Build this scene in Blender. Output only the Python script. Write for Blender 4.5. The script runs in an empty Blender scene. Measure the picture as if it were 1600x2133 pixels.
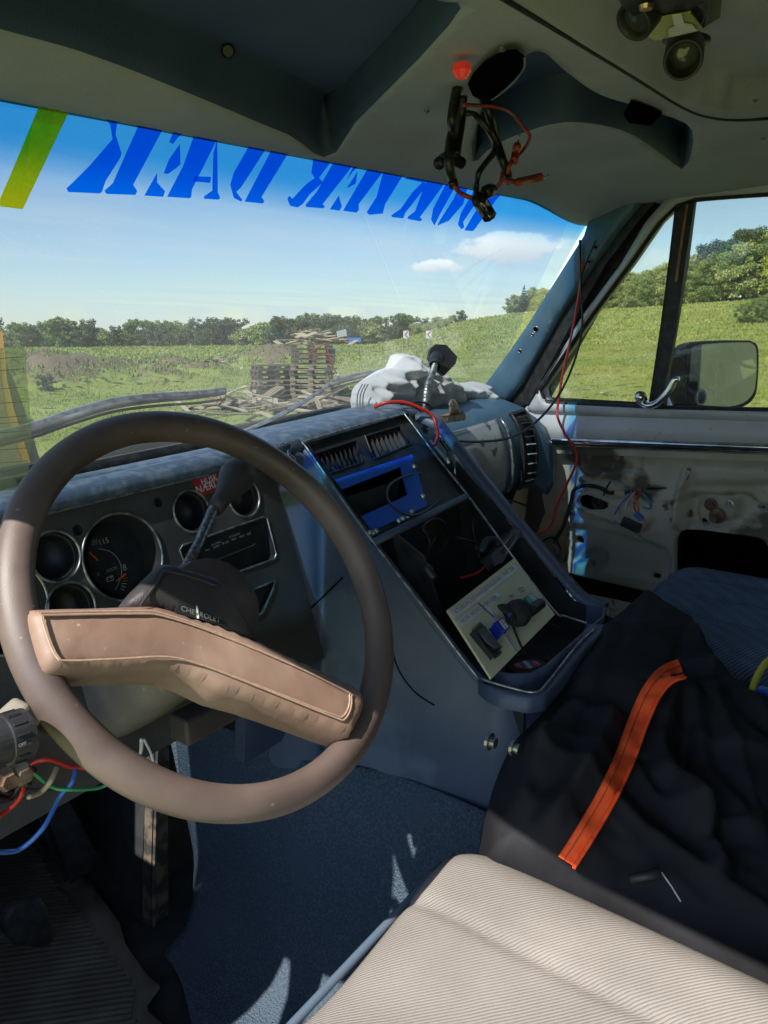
import bpy, math, random
import numpy as np
from math import radians, sin, cos, tan, pi, atan2, sqrt
from mathutils import Matrix, Vector, noise
from mathutils.geometry import delaunay_2d_cdt, tessellate_polygon
random.seed(7); rng = np.random.default_rng(7)
SC = bpy.context.scene
COL = SC.collection
# ------------------------------------------------------------------ camera
PSI, RHO, TH, F = radians(53), radians(2.5), radians(13.2), 1600.0
EYE = 1.95
_fw = np.array([sin(PSI)*cos(TH), cos(PSI)*cos(TH), -sin(TH)])
_rt = np.array([cos(PSI), -sin(PSI), 0.0])
_up = np.cross(_rt, _fw)
VX = np.array([cos(RHO), 0, sin(RHO)]); VY = np.array([0, 1.0, 0]); VZ = np.array([-sin(RHO), 0, cos(RHO)])
V2W = np.array([VX, VY, VZ])                 # world -> van axes
RT, UP, FW = V2W@_rt, V2W@_up, V2W@_fw       # camera axes in van space (van origin = the eye)
MV = Matrix(((VX[0], VY[0], VZ[0], 0), (VX[1], VY[1], VZ[1], 0), (VX[2], VY[2], VZ[2], EYE), (0, 0, 0, 1)))
cd = bpy.data.cameras.new("camera"); cam = bpy.data.objects.new("camera", cd); COL.objects.link(cam)
cd.sensor_fit = 'VERTICAL'; cd.sensor_height = 36.0; cd.lens = 36.0*F/2133.0
cd.clip_start = 0.02; cd.clip_end = 3000
cam.matrix_world = Matrix(((_rt[0], _up[0], -_fw[0], 0), (_rt[1], _up[1], -_fw[1], 0), (_rt[2], _up[2], -_fw[2], EYE), (0, 0, 0, 1)))
SC.camera = cam
# ------------------------------------------------------------------ light
SC.view_settings.view_transform = 'Standard'; SC.view_settings.look = 'None'
SC.view_settings.gamma = 1; SC.view_settings.use_curve_mapping = False
SC.view_settings.exposure = 1.62
SUNV = np.array([-1.0, 0.066, 1.2])                   # towards the sun, van axes
sw = V2W.T@SUNV; sw /= np.linalg.norm(sw)
el = math.asin(sw[2]); az = atan2(sw[0], sw[1])
sl = bpy.data.lights.new("sun", 'SUN'); sl.energy = 2.9; sl.angle = radians(0.5); sl.color = (1, .95, .86)
so = bpy.data.objects.new("sun", sl); COL.objects.link(so)
so.rotation_euler = Vector((-sw[0], -sw[1], -sw[2])).to_track_quat('-Z', 'Y').to_euler(); so.location = (0, 0, 30)
W = bpy.data.worlds.new("World"); SC.world = W; W.use_nodes = True
nt = W.node_tree; nt.nodes.clear(); L = nt.links
def N(t, ty, **k):
    n = t.nodes.new(ty)
    for a, b in k.items(): setattr(n, a, b)
    return n
sky = N(nt, 'ShaderNodeTexSky', sky_type='NISHITA', sun_disc=False); sky.sun_elevation = el; sky.sun_rotation = az
sky.air_density = 1.0; sky.dust_density = 0.15; sky.ozone_density = 3.0
tc = N(nt, 'ShaderNodeTexCoord'); sep = N(nt, 'ShaderNodeSeparateXYZ'); L.new(tc.outputs['Generated'], sep.inputs[0])
def mth(t, op, a, b=None, c=None, clamp=False):
    n = N(t, 'ShaderNodeMath', operation=op, use_clamp=clamp)
    for i, x in enumerate((a, b, c)):
        if x is None: continue
        if isinstance(x, (int, float)): n.inputs[i].default_value = x
        else: t.links.new(x, n.inputs[i])
    return n.outputs[0]
# thin streaky cirrus: direction projected on a high plane
zz = mth(nt, 'MAXIMUM', sep.outputs[2], 0.03)
cx = mth(nt, 'DIVIDE', sep.outputs[0], zz); cy = mth(nt, 'DIVIDE', sep.outputs[1], zz)
cmb = N(nt, 'ShaderNodeCombineXYZ'); L.new(mth(nt, 'MULTIPLY', cx, .12), cmb.inputs[0]); L.new(mth(nt, 'MULTIPLY', cy, .5), cmb.inputs[1])
n1 = N(nt, 'ShaderNodeTexNoise'); n1.inputs['Scale'].default_value = 1.1; n1.inputs['Detail'].default_value = 6; n1.inputs['Distortion'].default_value = .6
L.new(cmb.outputs[0], n1.inputs['Vector'])
r1 = N(nt, 'ShaderNodeMapRange'); r1.inputs[1].default_value = .40; r1.inputs[2].default_value = .66; r1.inputs[4].default_value = .5; L.new(n1.outputs[0], r1.inputs[0])
mx = N(nt, 'ShaderNodeMix', data_type='RGBA'); L.new(r1.outputs[0], mx.inputs['Factor'])
hz = N(nt, 'ShaderNodeMapRange'); hz.inputs[1].default_value = 0.0; hz.inputs[2].default_value = .35; hz.inputs[3].default_value = 1; hz.inputs[4].default_value = 0; L.new(sep.outputs[2], hz.inputs[0])
L.new(sky.outputs[0], mx.inputs['A']); mx.inputs['B'].default_value = (5.2, 6.0, 7.0, 1)
skyc = mx.outputs['Result']
def cumulus(px, py, aw, ah, sc, seed, thr):            # a soft bank of cloud about one direction of the sky
    global skyc
    c = _rt*(px-800)+_up*(1066.5-py)+_fw*F; c = c/np.linalg.norm(c); r_ = np.cross(c, (0, 0, 1)); r_ /= np.linalg.norm(r_); u_ = np.cross(r_, c)
    def dot(vv):
        n = N(nt, 'ShaderNodeVectorMath', operation='DOT_PRODUCT'); L.new(tc.outputs['Generated'], n.inputs[0]); n.inputs[1].default_value = tuple(vv); return n.outputs['Value']
    a, b, f = dot(r_), dot(u_), dot(c)
    e = mth(nt, 'ADD', mth(nt, 'POWER', mth(nt, 'ABSOLUTE', mth(nt, 'DIVIDE', a, aw)), 2.0), mth(nt, 'POWER', mth(nt, 'ABSOLUTE', mth(nt, 'DIVIDE', b, ah)), 2.0))
    no = N(nt, 'ShaderNodeTexNoise'); no.inputs['Scale'].default_value = sc; no.inputs['Detail'].default_value = 8; no.inputs['Roughness'].default_value = .6
    mp_ = N(nt, 'ShaderNodeMapping'); mp_.inputs['Location'].default_value = (seed, 0, 0); mp_.inputs['Scale'].default_value = (1, 1, 1.8); L.new(tc.outputs['Generated'], mp_.inputs[0]); L.new(mp_.outputs[0], no.inputs['Vector'])
    k = mth(nt, 'SUBTRACT', mth(nt, 'MULTIPLY_ADD', no.outputs[0], 2.6, -.55), e)
    rr = N(nt, 'ShaderNodeMapRange', interpolation_type='SMOOTHSTEP'); rr.inputs[1].default_value = thr; rr.inputs[2].default_value = thr+.45; rr.inputs[4].default_value = .9; L.new(k, rr.inputs[0])
    fr = mth(nt, 'MULTIPLY', rr.outputs[0], mth(nt, 'GREATER_THAN', f, 0.0))
    sh = N(nt, 'ShaderNodeMix', data_type='RGBA'); sh.inputs['A'].default_value = (6.6, 6.7, 7.0, 1); sh.inputs['B'].default_value = (9.5, 9.3, 8.9, 1)
    r3 = N(nt, 'ShaderNodeMapRange'); r3.inputs[1].default_value = -.6*ah; r3.inputs[2].default_value = .5*ah; L.new(b, r3.inputs[0]); L.new(r3.outputs[0], sh.inputs['Factor'])
    m2 = N(nt, 'ShaderNodeMix', data_type='RGBA'); L.new(fr, m2.inputs['Factor']); L.new(skyc, m2.inputs['A']); L.new(sh.outputs['Result'], m2.inputs['B']); skyc = m2.outputs['Result']
cumulus(1068, 515, .085, .021, 22, 0, 0.0); cumulus(912, 556, .040, .011, 30, 4, .1)
bg = N(nt, 'ShaderNodeBackground'); bg.inputs[1].default_value = 0.086; L.new(skyc, bg.inputs[0])
wo = N(nt, 'ShaderNodeOutputWorld'); L.new(bg.outputs[0], wo.inputs[0])
SC.cycles.max_bounces = 10; SC.cycles.transparent_max_bounces = 16; SC.cycles.diffuse_bounces = 5
try:
    SC.cycles.use_denoising = True; SC.cycles.use_adaptive_sampling = True; SC.cycles.sample_clamp_indirect = 6
except Exception: pass

# ------------------------------------------------------------------ helpers
def A(*v): return np.array(v, float)
def ray(px, py): return RT*(px-800)+UP*(1066.5-py)+FW*F
class Pl:                                              # plane n.P=d in van space
    def __init__(s, n, d):
        n = np.array(n, float); k = np.linalg.norm(n); s.n = n/k; s.d = d/k
        if s.d > 0: s.n, s.d = -s.n, -s.d             # normal points back at the eye
        a = A(0, 0, 1) if abs(s.n[2]) < .9 else A(0, 1, 0)
        s.u = np.cross(a, s.n); s.u /= np.linalg.norm(s.u); s.v = np.cross(s.n, s.u)
        s.o = s.n*s.d
    def off(s, h): return Pl(s.n, s.d+h)               # plane shifted h towards the eye
    def p(s, px, py): r = ray(px, py); return r*(s.d/(r@s.n))
    def ps(s, pts): return [s.p(*q) for q in pts]
    def uv(s, P): P = np.asarray(P)-s.o; return np.stack([P@s.u, P@s.v], -1)
    def w(s, uv, h=0): uv = np.asarray(uv); return s.o+uv[..., :1]*s.u+uv[..., 1:2]*s.v+np.asarray(h)[..., None]*s.n
def PX(x): return Pl((1, 0, 0), x)
def PY(y): return Pl((0, 1, 0), y)
def PZ(z): return Pl((0, 0, 1), z)
ORG = {}; VEH = []
def link(o, parent=None, veh=True):
    COL.objects.link(o)
    if parent is not None: o.parent = parent
    elif veh: VEH.append(o)
def tagp(o, label=None, cat=None, group=None, kind=None):
    if label: o['label'] = label
    if cat: o['category'] = cat
    if group: o['group'] = group
    if kind: o['kind'] = kind
    return o
def thing(name, label, cat, loc=(0, 0, 0), group=None, veh=True):
    o = bpy.data.objects.new(name, None); o.empty_display_size = .1; link(o, None, veh)
    o.location = loc; ORG[o.name] = A(*loc); return tagp(o, label, cat, group)
def sub(o): return ORG.get(o.name, A(0, 0, 0))
def obj(name, v, f, mat, parent=None, label=None, cat=None, group=None, kind=None, smooth=False, veh=True, bevel=0, subs=0, at=None, solid=0):
    v = np.asarray(v, float)
    org = sub(parent) if parent is not None else (A(*at) if at is not None else (v.min(0)*A(.5, .5, 1)+v.max(0)*A(.5, .5, 0)))
    me = bpy.data.meshes.new(name); me.from_pydata((v-org).tolist(), [], [list(map(int, q)) for q in f])
    me.materials.append(mat)
    if smooth: me.shade_smooth()
    me.validate()
    o = bpy.data.objects.new(name, me); link(o, parent, veh)
    if parent is None: o.location = org
    ORG[o.name] = org
    if solid:
        m = o.modifiers.new('s', 'SOLIDIFY'); m.thickness = solid; m.offset = -1
    if bevel:
        m = o.modifiers.new('b', 'BEVEL'); m.width = bevel; m.segments = 3; m.limit_method = 'ANGLE'; m.angle_limit = radians(35)
    if subs:
        m = o.modifiers.new('u', 'SUBSURF'); m.levels = subs; m.render_levels = subs
    return tagp(o, label, cat, group, kind)
def merge(*parts):
    V, Fc, n = [], [], 0
    for v, f in parts:
        v = np.asarray(v, float); V.append(v); Fc += [[i+n for i in q] for q in f]; n += len(v)
    return np.concatenate(V), Fc
def crv(pts, n=8, closed=False):                       # Catmull-Rom
    P = np.asarray(pts, float); m = len(P); out = []
    for i in range(m if closed else m-1):
        if closed: a, b, c, d = P[i-1], P[i], P[(i+1) % m], P[(i+2) % m]
        else: a, b, c, d = P[max(i-1, 0)], P[i], P[i+1], P[min(i+2, m-1)]
        for k in range(n):
            t = k/n; out.append(.5*((2*b)+(c-a)*t+(2*a-5*b+4*c-d)*t*t+(3*b-a-3*c+d)*t**3))
    if not closed: out.append(P[-1])
    return np.array(out)
def tube(pts, r, n=8, closed=False, cap=True, flat=1.0):
    P = np.asarray(pts, float); m = len(P)
    R = np.full(m, r) if np.isscalar(r) else np.interp(np.linspace(0, 1, m), np.linspace(0, 1, len(r)), r)
    T = np.roll(P, -1, 0)-np.roll(P, 1, 0) if closed else np.gradient(P, axis=0)
    T /= np.maximum(np.linalg.norm(T, axis=1), 1e-9)[:, None]
    a = A(0, 0, 1) if abs(T[0][2]) < .9 else A(0, 1, 0); nn = np.cross(T[0], a); V = []
    for i in range(m):
        nn = nn-T[i]*(nn@T[i]); nn /= max(np.linalg.norm(nn), 1e-9); b = np.cross(T[i], nn)
        for k in range(n):
            t = 2*pi*k/n; V.append(P[i]+R[i]*(cos(t)*nn+sin(t)*b*flat))
    Fc = []
    for i in range(m if closed else m-1):
        j = (i+1) % m
        for k in range(n): Fc.append((i*n+k, i*n+(k+1) % n, j*n+(k+1) % n, j*n+k))
    if cap and not closed: Fc += [tuple(range(n))[::-1], tuple((m-1)*n+k for k in range(n))]
    return np.array(V), Fc
def cyl(a, b, r, r2=None, n=24, hollow=0):             # a->b; hollow = wall thickness
    a, b = np.asarray(a, float), np.asarray(b, float); r2 = r if r2 is None else r2
    if hollow: return lathe(a, b, [(r-hollow, 0), (r, 0), (r2, 1), (r2-hollow, 1)], n, ring=True)
    return lathe(a, b, [(0, 0), (r, 0), (r2, 1), (0, 1)], n)
def lathe(a, b, prof, n=24, ring=False):
    a, b = np.asarray(a, float), np.asarray(b, float); T = b-a; Ln = np.linalg.norm(T); T = T/Ln
    q = A(0, 0, 1) if abs(T[2]) < .9 else A(1, 0, 0); u = np.cross(T, q); u /= np.linalg.norm(u); w = np.cross(T, u); V = []
    for r, h in prof:
        for k in range(n):
            t = 2*pi*k/n; V.append(a+T*Ln*h+max(r, 1e-5)*(cos(t)*u+sin(t)*w))
    Fc = []; m = len(prof)
    for i in range(m if ring else m-1):
        j = (i+1) % m
        for k in range(n): Fc.append((i*n+k, j*n+k, j*n+(k+1) % n, i*n+(k+1) % n))
    return np.array(V), Fc
def grid(P, closedu=False):                            # P[i][j] points
    P = np.asarray(P, float); a, b = P.shape[:2]; Fc = []
    for i in range(a-1):
        for j in range(b-1): Fc.append((i*b+j, i*b+j+1, (i+1)*b+j+1, (i+1)*b+j))
    return P.reshape(-1, 3), Fc
def box(c, s, ax=None):
    c = A(*c); ax = np.eye(3) if ax is None else np.asarray(ax); s = A(*s)/2
    V = [c+ax[0]*i*s[0]+ax[1]*j*s[1]+ax[2]*k*s[2] for i in (-1, 1) for j in (-1, 1) for k in (-1, 1)]
    return np.array(V), [(0, 1, 3, 2), (4, 6, 7, 5), (0, 4, 5, 1), (2, 3, 7, 6), (0, 2, 6, 4), (1, 5, 7, 3)]
def plate(P3, n, t, holes=()):                         # extruded polygon (front at P3, body t behind), holes cut
    n = np.asarray(n, float); n = n/np.linalg.norm(n)
    loops = [np.asarray(P3, float)]+[np.asarray(h, float) for h in holes]
    flat = np.concatenate(loops); tri = tessellate_polygon([[Vector(q) for q in lp] for lp in loops])
    m = len(flat); V = np.concatenate([flat, flat-n*t]); Fc = []
    for a, b, c in tri:
        k = np.cross(flat[b]-flat[a], flat[c]-flat[a])@n
        if k < 0: a, c = c, a
        Fc += [(a, b, c), (c+m, b+m, a+m)]
    s = 0
    for lp in loops:
        k = len(lp)
        for i in range(k): a, b = s+i, s+(i+1) % k; Fc.append((a, a+m, b+m, b))
        s += k
    return V, Fc
def segd(Q, loop):                                     # distance of points Q to closed polyline
    A0 = loop; B0 = np.roll(loop, -1, 0); best = np.full(len(Q), 1e9)
    for a, b in zip(A0, B0):
        d = b-a; t = np.clip(((Q-a)@d)/max(d@d, 1e-12), 0, 1); best = np.minimum(best, np.hypot(*(Q-(a+t[:, None]*d)).T))
    return best
def inside(Q, loop):
    x, y = Q.T; c = np.zeros(len(Q), bool); j = len(loop)-1
    for i in range(len(loop)):
        xi, yi = loop[i]; xj, yj = loop[j]
        if yi != yj: c ^= ((yi > y) != (yj > y)) & (x < (xj-xi)*(y-yi)/(yj-yi)+xi)
        j = i
    return c
def resamp(loop, step):
    out = []
    for a, b in zip(loop, np.roll(loop, -1, 0)):
        k = max(1, int(np.linalg.norm(b-a)/step)); out += [a+(b-a)*i/k for i in range(k)]
    return np.array(out)
def relief(P3, pl, step, hf=None, thick=.01, holes=(), rnd=0):
    """surface over plane pl bounded by P3; hf(uv,dist)->height towards the eye; closed body `thick` behind"""
    out = resamp(pl.uv(P3), step); hs = [resamp(pl.uv(h), step*.7) for h in holes]
    lo, hi = out.min(0), out.max(0)
    gx, gy = np.meshgrid(np.arange(lo[0], hi[0], step), np.arange(lo[1], hi[1], step)); gx = gx+step*.5*(np.arange(gx.shape[0]) % 2)[:, None]
    Q = np.stack([gx.ravel(), gy.ravel()], -1); ok = inside(Q, out) & (segd(Q, out) > step*.45)
    for h in hs: ok &= ~inside(Q, h) & (segd(Q, h) > step*.45)
    Q = Q[ok]; allp = np.concatenate([out]+hs+[Q]); faces = [list(range(len(out)))]; s = len(out)
    for h in hs: faces.append(list(range(s, s+len(h)))[::-1]); s += len(h)
    edges = []; s = 0
    for lp in [out]+hs:
        k = len(lp); edges += [(s+i, s+(i+1) % k) for i in range(k)]; s += k
    vo, eo, fo, ov, oe, of = delaunay_2d_cdt([Vector(q) for q in allp], edges, [], 0, 1e-7)
    vo = np.array([(q[0], q[1]) for q in vo]); fo = [f for f in fo if len(f) >= 3]
    cen = np.array([vo[list(f)].mean(0) for f in fo]); ok = inside(cen, out)
    for h in hs: ok &= ~inside(cen, h)
    fo = [f for f, k in zip(fo, ok) if k]
    dist = segd(vo, out); H = np.zeros(len(vo)) if hf is None else hf(vo, dist)
    V = pl.w(vo, H); Fc = [tuple(f) for f in fo]
    cnt = {}
    for f in Fc:
        for a, b in zip(f, f[1:]+f[:1]): cnt[(a, b)] = 1
    bd = [e for e in cnt if (e[1], e[0]) not in cnt]
    if thick:
        idx = {}; extra = []
        for a, b in bd:
            for q in (a, b):
                if q not in idx: idx[q] = len(V)+len(extra); extra.append(pl.w(vo[q], np.array(H[q]-thick)))
        V = np.concatenate([V, np.array(extra).reshape(-1, 3)]); Fc += [(b, a, idx[a], idx[b]) for a, b in bd]
    # orientation check
    a, b, c = [V[q] for q in Fc[0][:3]]
    if np.cross(b-a, c-a)@pl.n < 0: Fc = [tuple(reversed(f)) for f in Fc]
    return V, Fc
from mathutils.bvhtree import BVHTree
def bvh(V, Fc): return BVHTree.FromPolygons([tuple(q) for q in V], [tuple(q) for q in Fc])
def drop(tree, px, py, o=.001):                        # point of a built surface under a pixel, o proud of it
    d = ray(px, py); d = d/np.linalg.norm(d); h = tree.ray_cast(Vector((0, 0, 0)), Vector(d))
    return None if h[0] is None else A(*h[0])-d*o
def pil(H, w):                                         # pillow profile
    return lambda uv, d: H*np.sqrt(np.clip(1-(1-np.clip(d/w, 0, 1))**2, 0, 1))
def nz(uv, s, seed=0, oct=2): return np.array([noise.fractal(Vector((q[0]*s, q[1]*s, seed)), .8, 2.0, oct) for q in uv])
def sms(a, b, x): t = np.clip((x-a)/(b-a), 0, 1); return t*t*(3-2*t)
def circ(pl, c3, r, n=32, ry=None, rot=0):
    ry = r if ry is None else ry; o = pl.uv(c3); t = np.linspace(0, 2*pi, n, endpoint=False)
    x, y = r*np.cos(t), ry*np.sin(t)
    return pl.w(np.stack([o[0]+x*cos(rot)-y*sin(rot), o[1]+x*sin(rot)+y*cos(rot)], -1), np.zeros(n))
def text(s, pl, a, b, mat, parent, h=.0006, fit=True, size=None, name='lettering', bold=0, mid=None):
    """text s on plane pl from pixel a (baseline start) to pixel b (baseline end)"""
    p0, p1 = pl.p(*a), pl.p(*b); u = p1-p0; Ln = np.linalg.norm(u); u /= Ln; v = np.cross(pl.n, u)
    c = bpy.data.curves.new('t', 'FONT'); c.body = s; c.size = 1; c.extrude = .0; c.offset = bold; c.resolution_u = 3
    o = bpy.data.objects.new('t', c); COL.objects.link(o); dg = bpy.context.evaluated_depsgraph_get()
    me = bpy.data.meshes.new_from_object(o.evaluated_get(dg)); bpy.data.objects.remove(o)
    co = np.array([q.co[:2] for q in me.vertices]); fc = [list(q.vertices) for q in me.polygons]; bpy.data.meshes.remove(me)
    if not len(co): return None
    wd = co[:, 0].max()-co[:, 0].min(); k = Ln/wd; co[:, 0] -= co[:, 0].min(); ky = k if size is None else size
    V = p0+co[:, :1]*k*u+co[:, 1:]*ky*v+pl.n*h
    return obj(name, V, fc, mat, parent)
# ------------------------------------------------------------------ materials
def mat(name, c1, c2=None, sc=30, rough=.6, metal=0, bump=0, bsc=300, detail=4, spots=None, spec=.5, rlo=.45, rhi=.6, coat=0, dist=0, bvor=False, st=(1, 1, 1), r2=None):
    m = bpy.data.materials.new(name); m.use_nodes = True; t = m.node_tree; b = t.nodes['Principled BSDF']
    c1 = tuple(c1)+(1,); b.inputs['Roughness'].default_value = rough; b.inputs['Metallic'].default_value = metal
    b.inputs['Specular IOR Level'].default_value = spec; b.inputs['Base Color'].default_value = c1
    if coat: b.inputs['Coat Weight'].default_value = coat
    co = N(t, 'ShaderNodeTexCoord'); mp = N(t, 'ShaderNodeMapping'); mp.inputs['Scale'].default_value = st
    t.links.new(co.outputs['Object'], mp.inputs[0]); vec = mp.outputs[0]
    if c2 is not None:
        n_ = N(t, 'ShaderNodeTexNoise'); n_.inputs['Scale'].default_value = sc; n_.inputs['Detail'].default_value = detail; n_.inputs['Distortion'].default_value = dist
        t.links.new(vec, n_.inputs['Vector'])
        r = N(t, 'ShaderNodeMapRange'); r.inputs[1].default_value = rlo; r.inputs[2].default_value = rhi; t.links.new(n_.outputs[0], r.inputs[0])
        x = N(t, 'ShaderNodeMix', data_type='RGBA'); x.inputs['A'].default_value = c1; x.inputs['B'].default_value = tuple(c2)+(1,)
        t.links.new(r.outputs[0], x.inputs['Factor']); out = x.outputs['Result']
        if r2 is not None:
            t.links.new(mth(t, 'MULTIPLY_ADD', r.outputs[0], r2-rough, rough), b.inputs['Roughness'])
        if spots:                                      # (colour, scale, threshold)
            for cs, ss, th_ in spots:
                n2 = N(t, 'ShaderNodeTexNoise'); n2.inputs['Scale'].default_value = ss; n2.inputs['Detail'].default_value = 5; t.links.new(vec, n2.inputs['Vector'])
                r2_ = N(t, 'ShaderNodeMapRange'); r2_.inputs[1].default_value = th_; r2_.inputs[2].default_value = th_+.05; t.links.new(n2.outputs[0], r2_.inputs[0])
                x2 = N(t, 'ShaderNodeMix', data_type='RGBA'); t.links.new(out, x2.inputs['A']); x2.inputs['B'].default_value = tuple(cs)+(1,)
                t.links.new(r2_.outputs[0], x2.inputs['Factor']); out = x2.outputs['Result']
        t.links.new(out, b.inputs['Base Color'])
    if bump:
        if bvor:
            nb = N(t, 'ShaderNodeTexVoronoi', feature='DISTANCE_TO_EDGE'); nb.inputs['Scale'].default_value = bsc; h = nb.outputs['Distance']
            h = mth(t, 'MINIMUM', h, .12)
        else:
            nb = N(t, 'ShaderNodeTexNoise'); nb.inputs['Scale'].default_value = bsc; nb.inputs['Detail'].default_value = 3; h = nb.outputs[0]
        t.links.new(vec, nb.inputs['Vector'])
        bp = N(t, 'ShaderNodeBump'); bp.inputs['Strength'].default_value = min(1, bump); bp.inputs['Distance'].default_value = .002*max(1, bump)
        t.links.new(h, bp.inputs['Height']); t.links.new(bp.outputs[0], b.inputs['Normal'])
    return m
def glassy(name, col, refl=.5, dust=0, dcol=(.75, .72, .62), tint2=None, z0=0, z1=1, dsc=6, ior=1.45):
    """thin pane: coloured transparency + clear reflection + a film of dust. tint2/z0/z1: film colour graded along object Z"""
    m = bpy.data.materials.new(name); m.use_nodes = True; t = m.node_tree; t.nodes.clear()
    tr = N(t, 'ShaderNodeBsdfTransparent'); tr.inputs[0].default_value = tuple(col)+(1,)
    co = N(t, 'ShaderNodeTexCoord')
    if tint2 is not None:
        s = N(t, 'ShaderNodeSeparateXYZ'); t.links.new(co.outputs['Object'], s.inputs[0])
        r = N(t, 'ShaderNodeMapRange', interpolation_type='SMOOTHSTEP'); r.inputs[1].default_value = z0; r.inputs[2].default_value = z1; t.links.new(s.outputs[2], r.inputs[0])
        x = N(t, 'ShaderNodeMix', data_type='RGBA'); x.inputs['A'].default_value = tuple(col)+(1,); x.inputs['B'].default_value = tuple(tint2)+(1,)
        t.links.new(r.outputs[0], x.inputs['Factor']); t.links.new(x.outputs['Result'], tr.inputs[0])
    last = tr.outputs[0]
    if dust:
        d = N(t, 'ShaderNodeBsdfDiffuse'); d.inputs[0].default_value = tuple(dcol)+(1,)
        tl = N(t, 'ShaderNodeBsdfTranslucent'); tl.inputs[0].default_value = tuple(dcol)+(1,)
        a = N(t, 'ShaderNodeMixShader'); a.inputs[0].default_value = .5; t.links.new(d.outputs[0], a.inputs[1]); t.links.new(tl.outputs[0], a.inputs[2])
        n_ = N(t, 'ShaderNodeTexNoise'); n_.inputs['Scale'].default_value = dsc; n_.inputs['Detail'].default_value = 6; t.links.new(co.outputs['Object'], n_.inputs['Vector'])
        r = N(t, 'ShaderNodeMapRange'); r.inputs[1].default_value = .35; r.inputs[2].default_value = .75; r.inputs[3].default_value = dust*.6; r.inputs[4].default_value = dust*1.5; t.links.new(n_.outputs[0], r.inputs[0])
        mm = N(t, 'ShaderNodeMixShader'); t.links.new(r.outputs[0], mm.inputs[0]); t.links.new(last, mm.inputs[1]); t.links.new(a.outputs[0], mm.inputs[2]); last = mm.outputs[0]
    if refl:
        g = N(t, 'ShaderNodeBsdfGlossy'); g.inputs['Roughness'].default_value = 0.02
        ge = N(t, 'ShaderNodeNewGeometry'); dp = N(t, 'ShaderNodeVectorMath', operation='DOT_PRODUCT'); t.links.new(ge.outputs['Normal'], dp.inputs[0]); t.links.new(ge.outputs['Incoming'], dp.inputs[1])
        ic = mth(t, 'SUBTRACT', 1.0, mth(t, 'ABSOLUTE', dp.outputs['Value']), clamp=True)
        f = mth(t, 'MULTIPLY', mth(t, 'MULTIPLY_ADD', mth(t, 'POWER', ic, 4.2), .9, .10), refl)
        mm = N(t, 'ShaderNodeMixShader'); t.links.new(f, mm.inputs[0]); t.links.new(last, mm.inputs[1]); t.links.new(g.outputs[0], mm.inputs[2]); last = mm.outputs[0]
    o = N(t, 'ShaderNodeOutputMaterial'); t.links.new(last, o.inputs[0]); return m
def weave(name, ca, cb, ang, fu, fv, skew=.5, duty=.55, rough=.9, bump=.6, nsc=8):
    """woven cloth: rows of slanted dashes, object coords (x,y)"""
    m = bpy.data.materials.new(name); m.use_nodes = True; t = m.node_tree; b = t.nodes['Principled BSDF']; b.inputs['Roughness'].default_value = rough
    b.inputs['Specular IOR Level'].default_value = .15
    co = N(t, 'ShaderNodeTexCoord'); mp = N(t, 'ShaderNodeMapping'); mp.inputs['Rotation'].default_value = (0, 0, ang); t.links.new(co.outputs['Object'], mp.inputs[0])
    nw = N(t, 'ShaderNodeTexNoise'); nw.inputs['Scale'].default_value = 12; t.links.new(mp.outputs[0], nw.inputs['Vector'])
    s = N(t, 'ShaderNodeSeparateXYZ'); t.links.new(mp.outputs[0], s.inputs[0])
    wob = mth(t, 'MULTIPLY', nw.outputs[0], .004)
    u = mth(t, 'MULTIPLY', s.outputs[0], fu); v = mth(t, 'MULTIPLY', mth(t, 'ADD', s.outputs[1], wob), fv)
    row = mth(t, 'ABSOLUTE', mth(t, 'SUBTRACT', mth(t, 'FRACT', v), .5))         # 0 at middle of row
    uu = mth(t, 'FRACT', mth(t, 'ADD', u, mth(t, 'MULTIPLY', v, skew)))
    d1 = mth(t, 'ABSOLUTE', mth(t, 'SUBTRACT', uu, .5))
    n2 = N(t, 'ShaderNodeTexNoise'); n2.inputs['Scale'].default_value = 900; t.links.new(co.outputs['Object'], n2.inputs['Vector'])
    k = mth(t, 'ADD', mth(t, 'MULTIPLY', row, 1.05), mth(t, 'MULTIPLY', d1, .30)); k = mth(t, 'ADD', k, mth(t, 'MULTIPLY', mth(t, 'SUBTRACT', n2.outputs[0], .5), .35))
    r = N(t, 'ShaderNodeMapRange', interpolation_type='SMOOTHSTEP'); r.inputs[1].default_value = duty-.14; r.inputs[2].default_value = duty+.1; t.links.new(k, r.inputs[0])
    n3 = N(t, 'ShaderNodeTexNoise'); n3.inputs['Scale'].default_value = nsc; n3.inputs['Detail'].default_value = 5; t.links.new(co.outputs['Object'], n3.inputs['Vector'])
    x = N(t, 'ShaderNodeMix', data_type='RGBA'); x.inputs['A'].default_value = tuple(ca)+(1,); x.inputs['B'].default_value = tuple(cb)+(1,); t.links.new(r.outputs[0], x.inputs['Factor'])
    hv = N(t, 'ShaderNodeHueSaturation'); t.links.new(x.outputs['Result'], hv.inputs['Color']); t.links.new(mth(t, 'MULTIPLY_ADD', n3.outputs[0], .8, .6), hv.inputs['Value'])
    t.links.new(hv.outputs[0], b.inputs['Base Color'])
    bp = N(t, 'ShaderNodeBump', invert=True); bp.inputs['Strength'].default_value = bump; bp.inputs['Distance'].default_value = .0015; t.links.new(k, bp.inputs['Height']); t.links.new(bp.outputs[0], b.inputs['Normal'])
    return m
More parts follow.
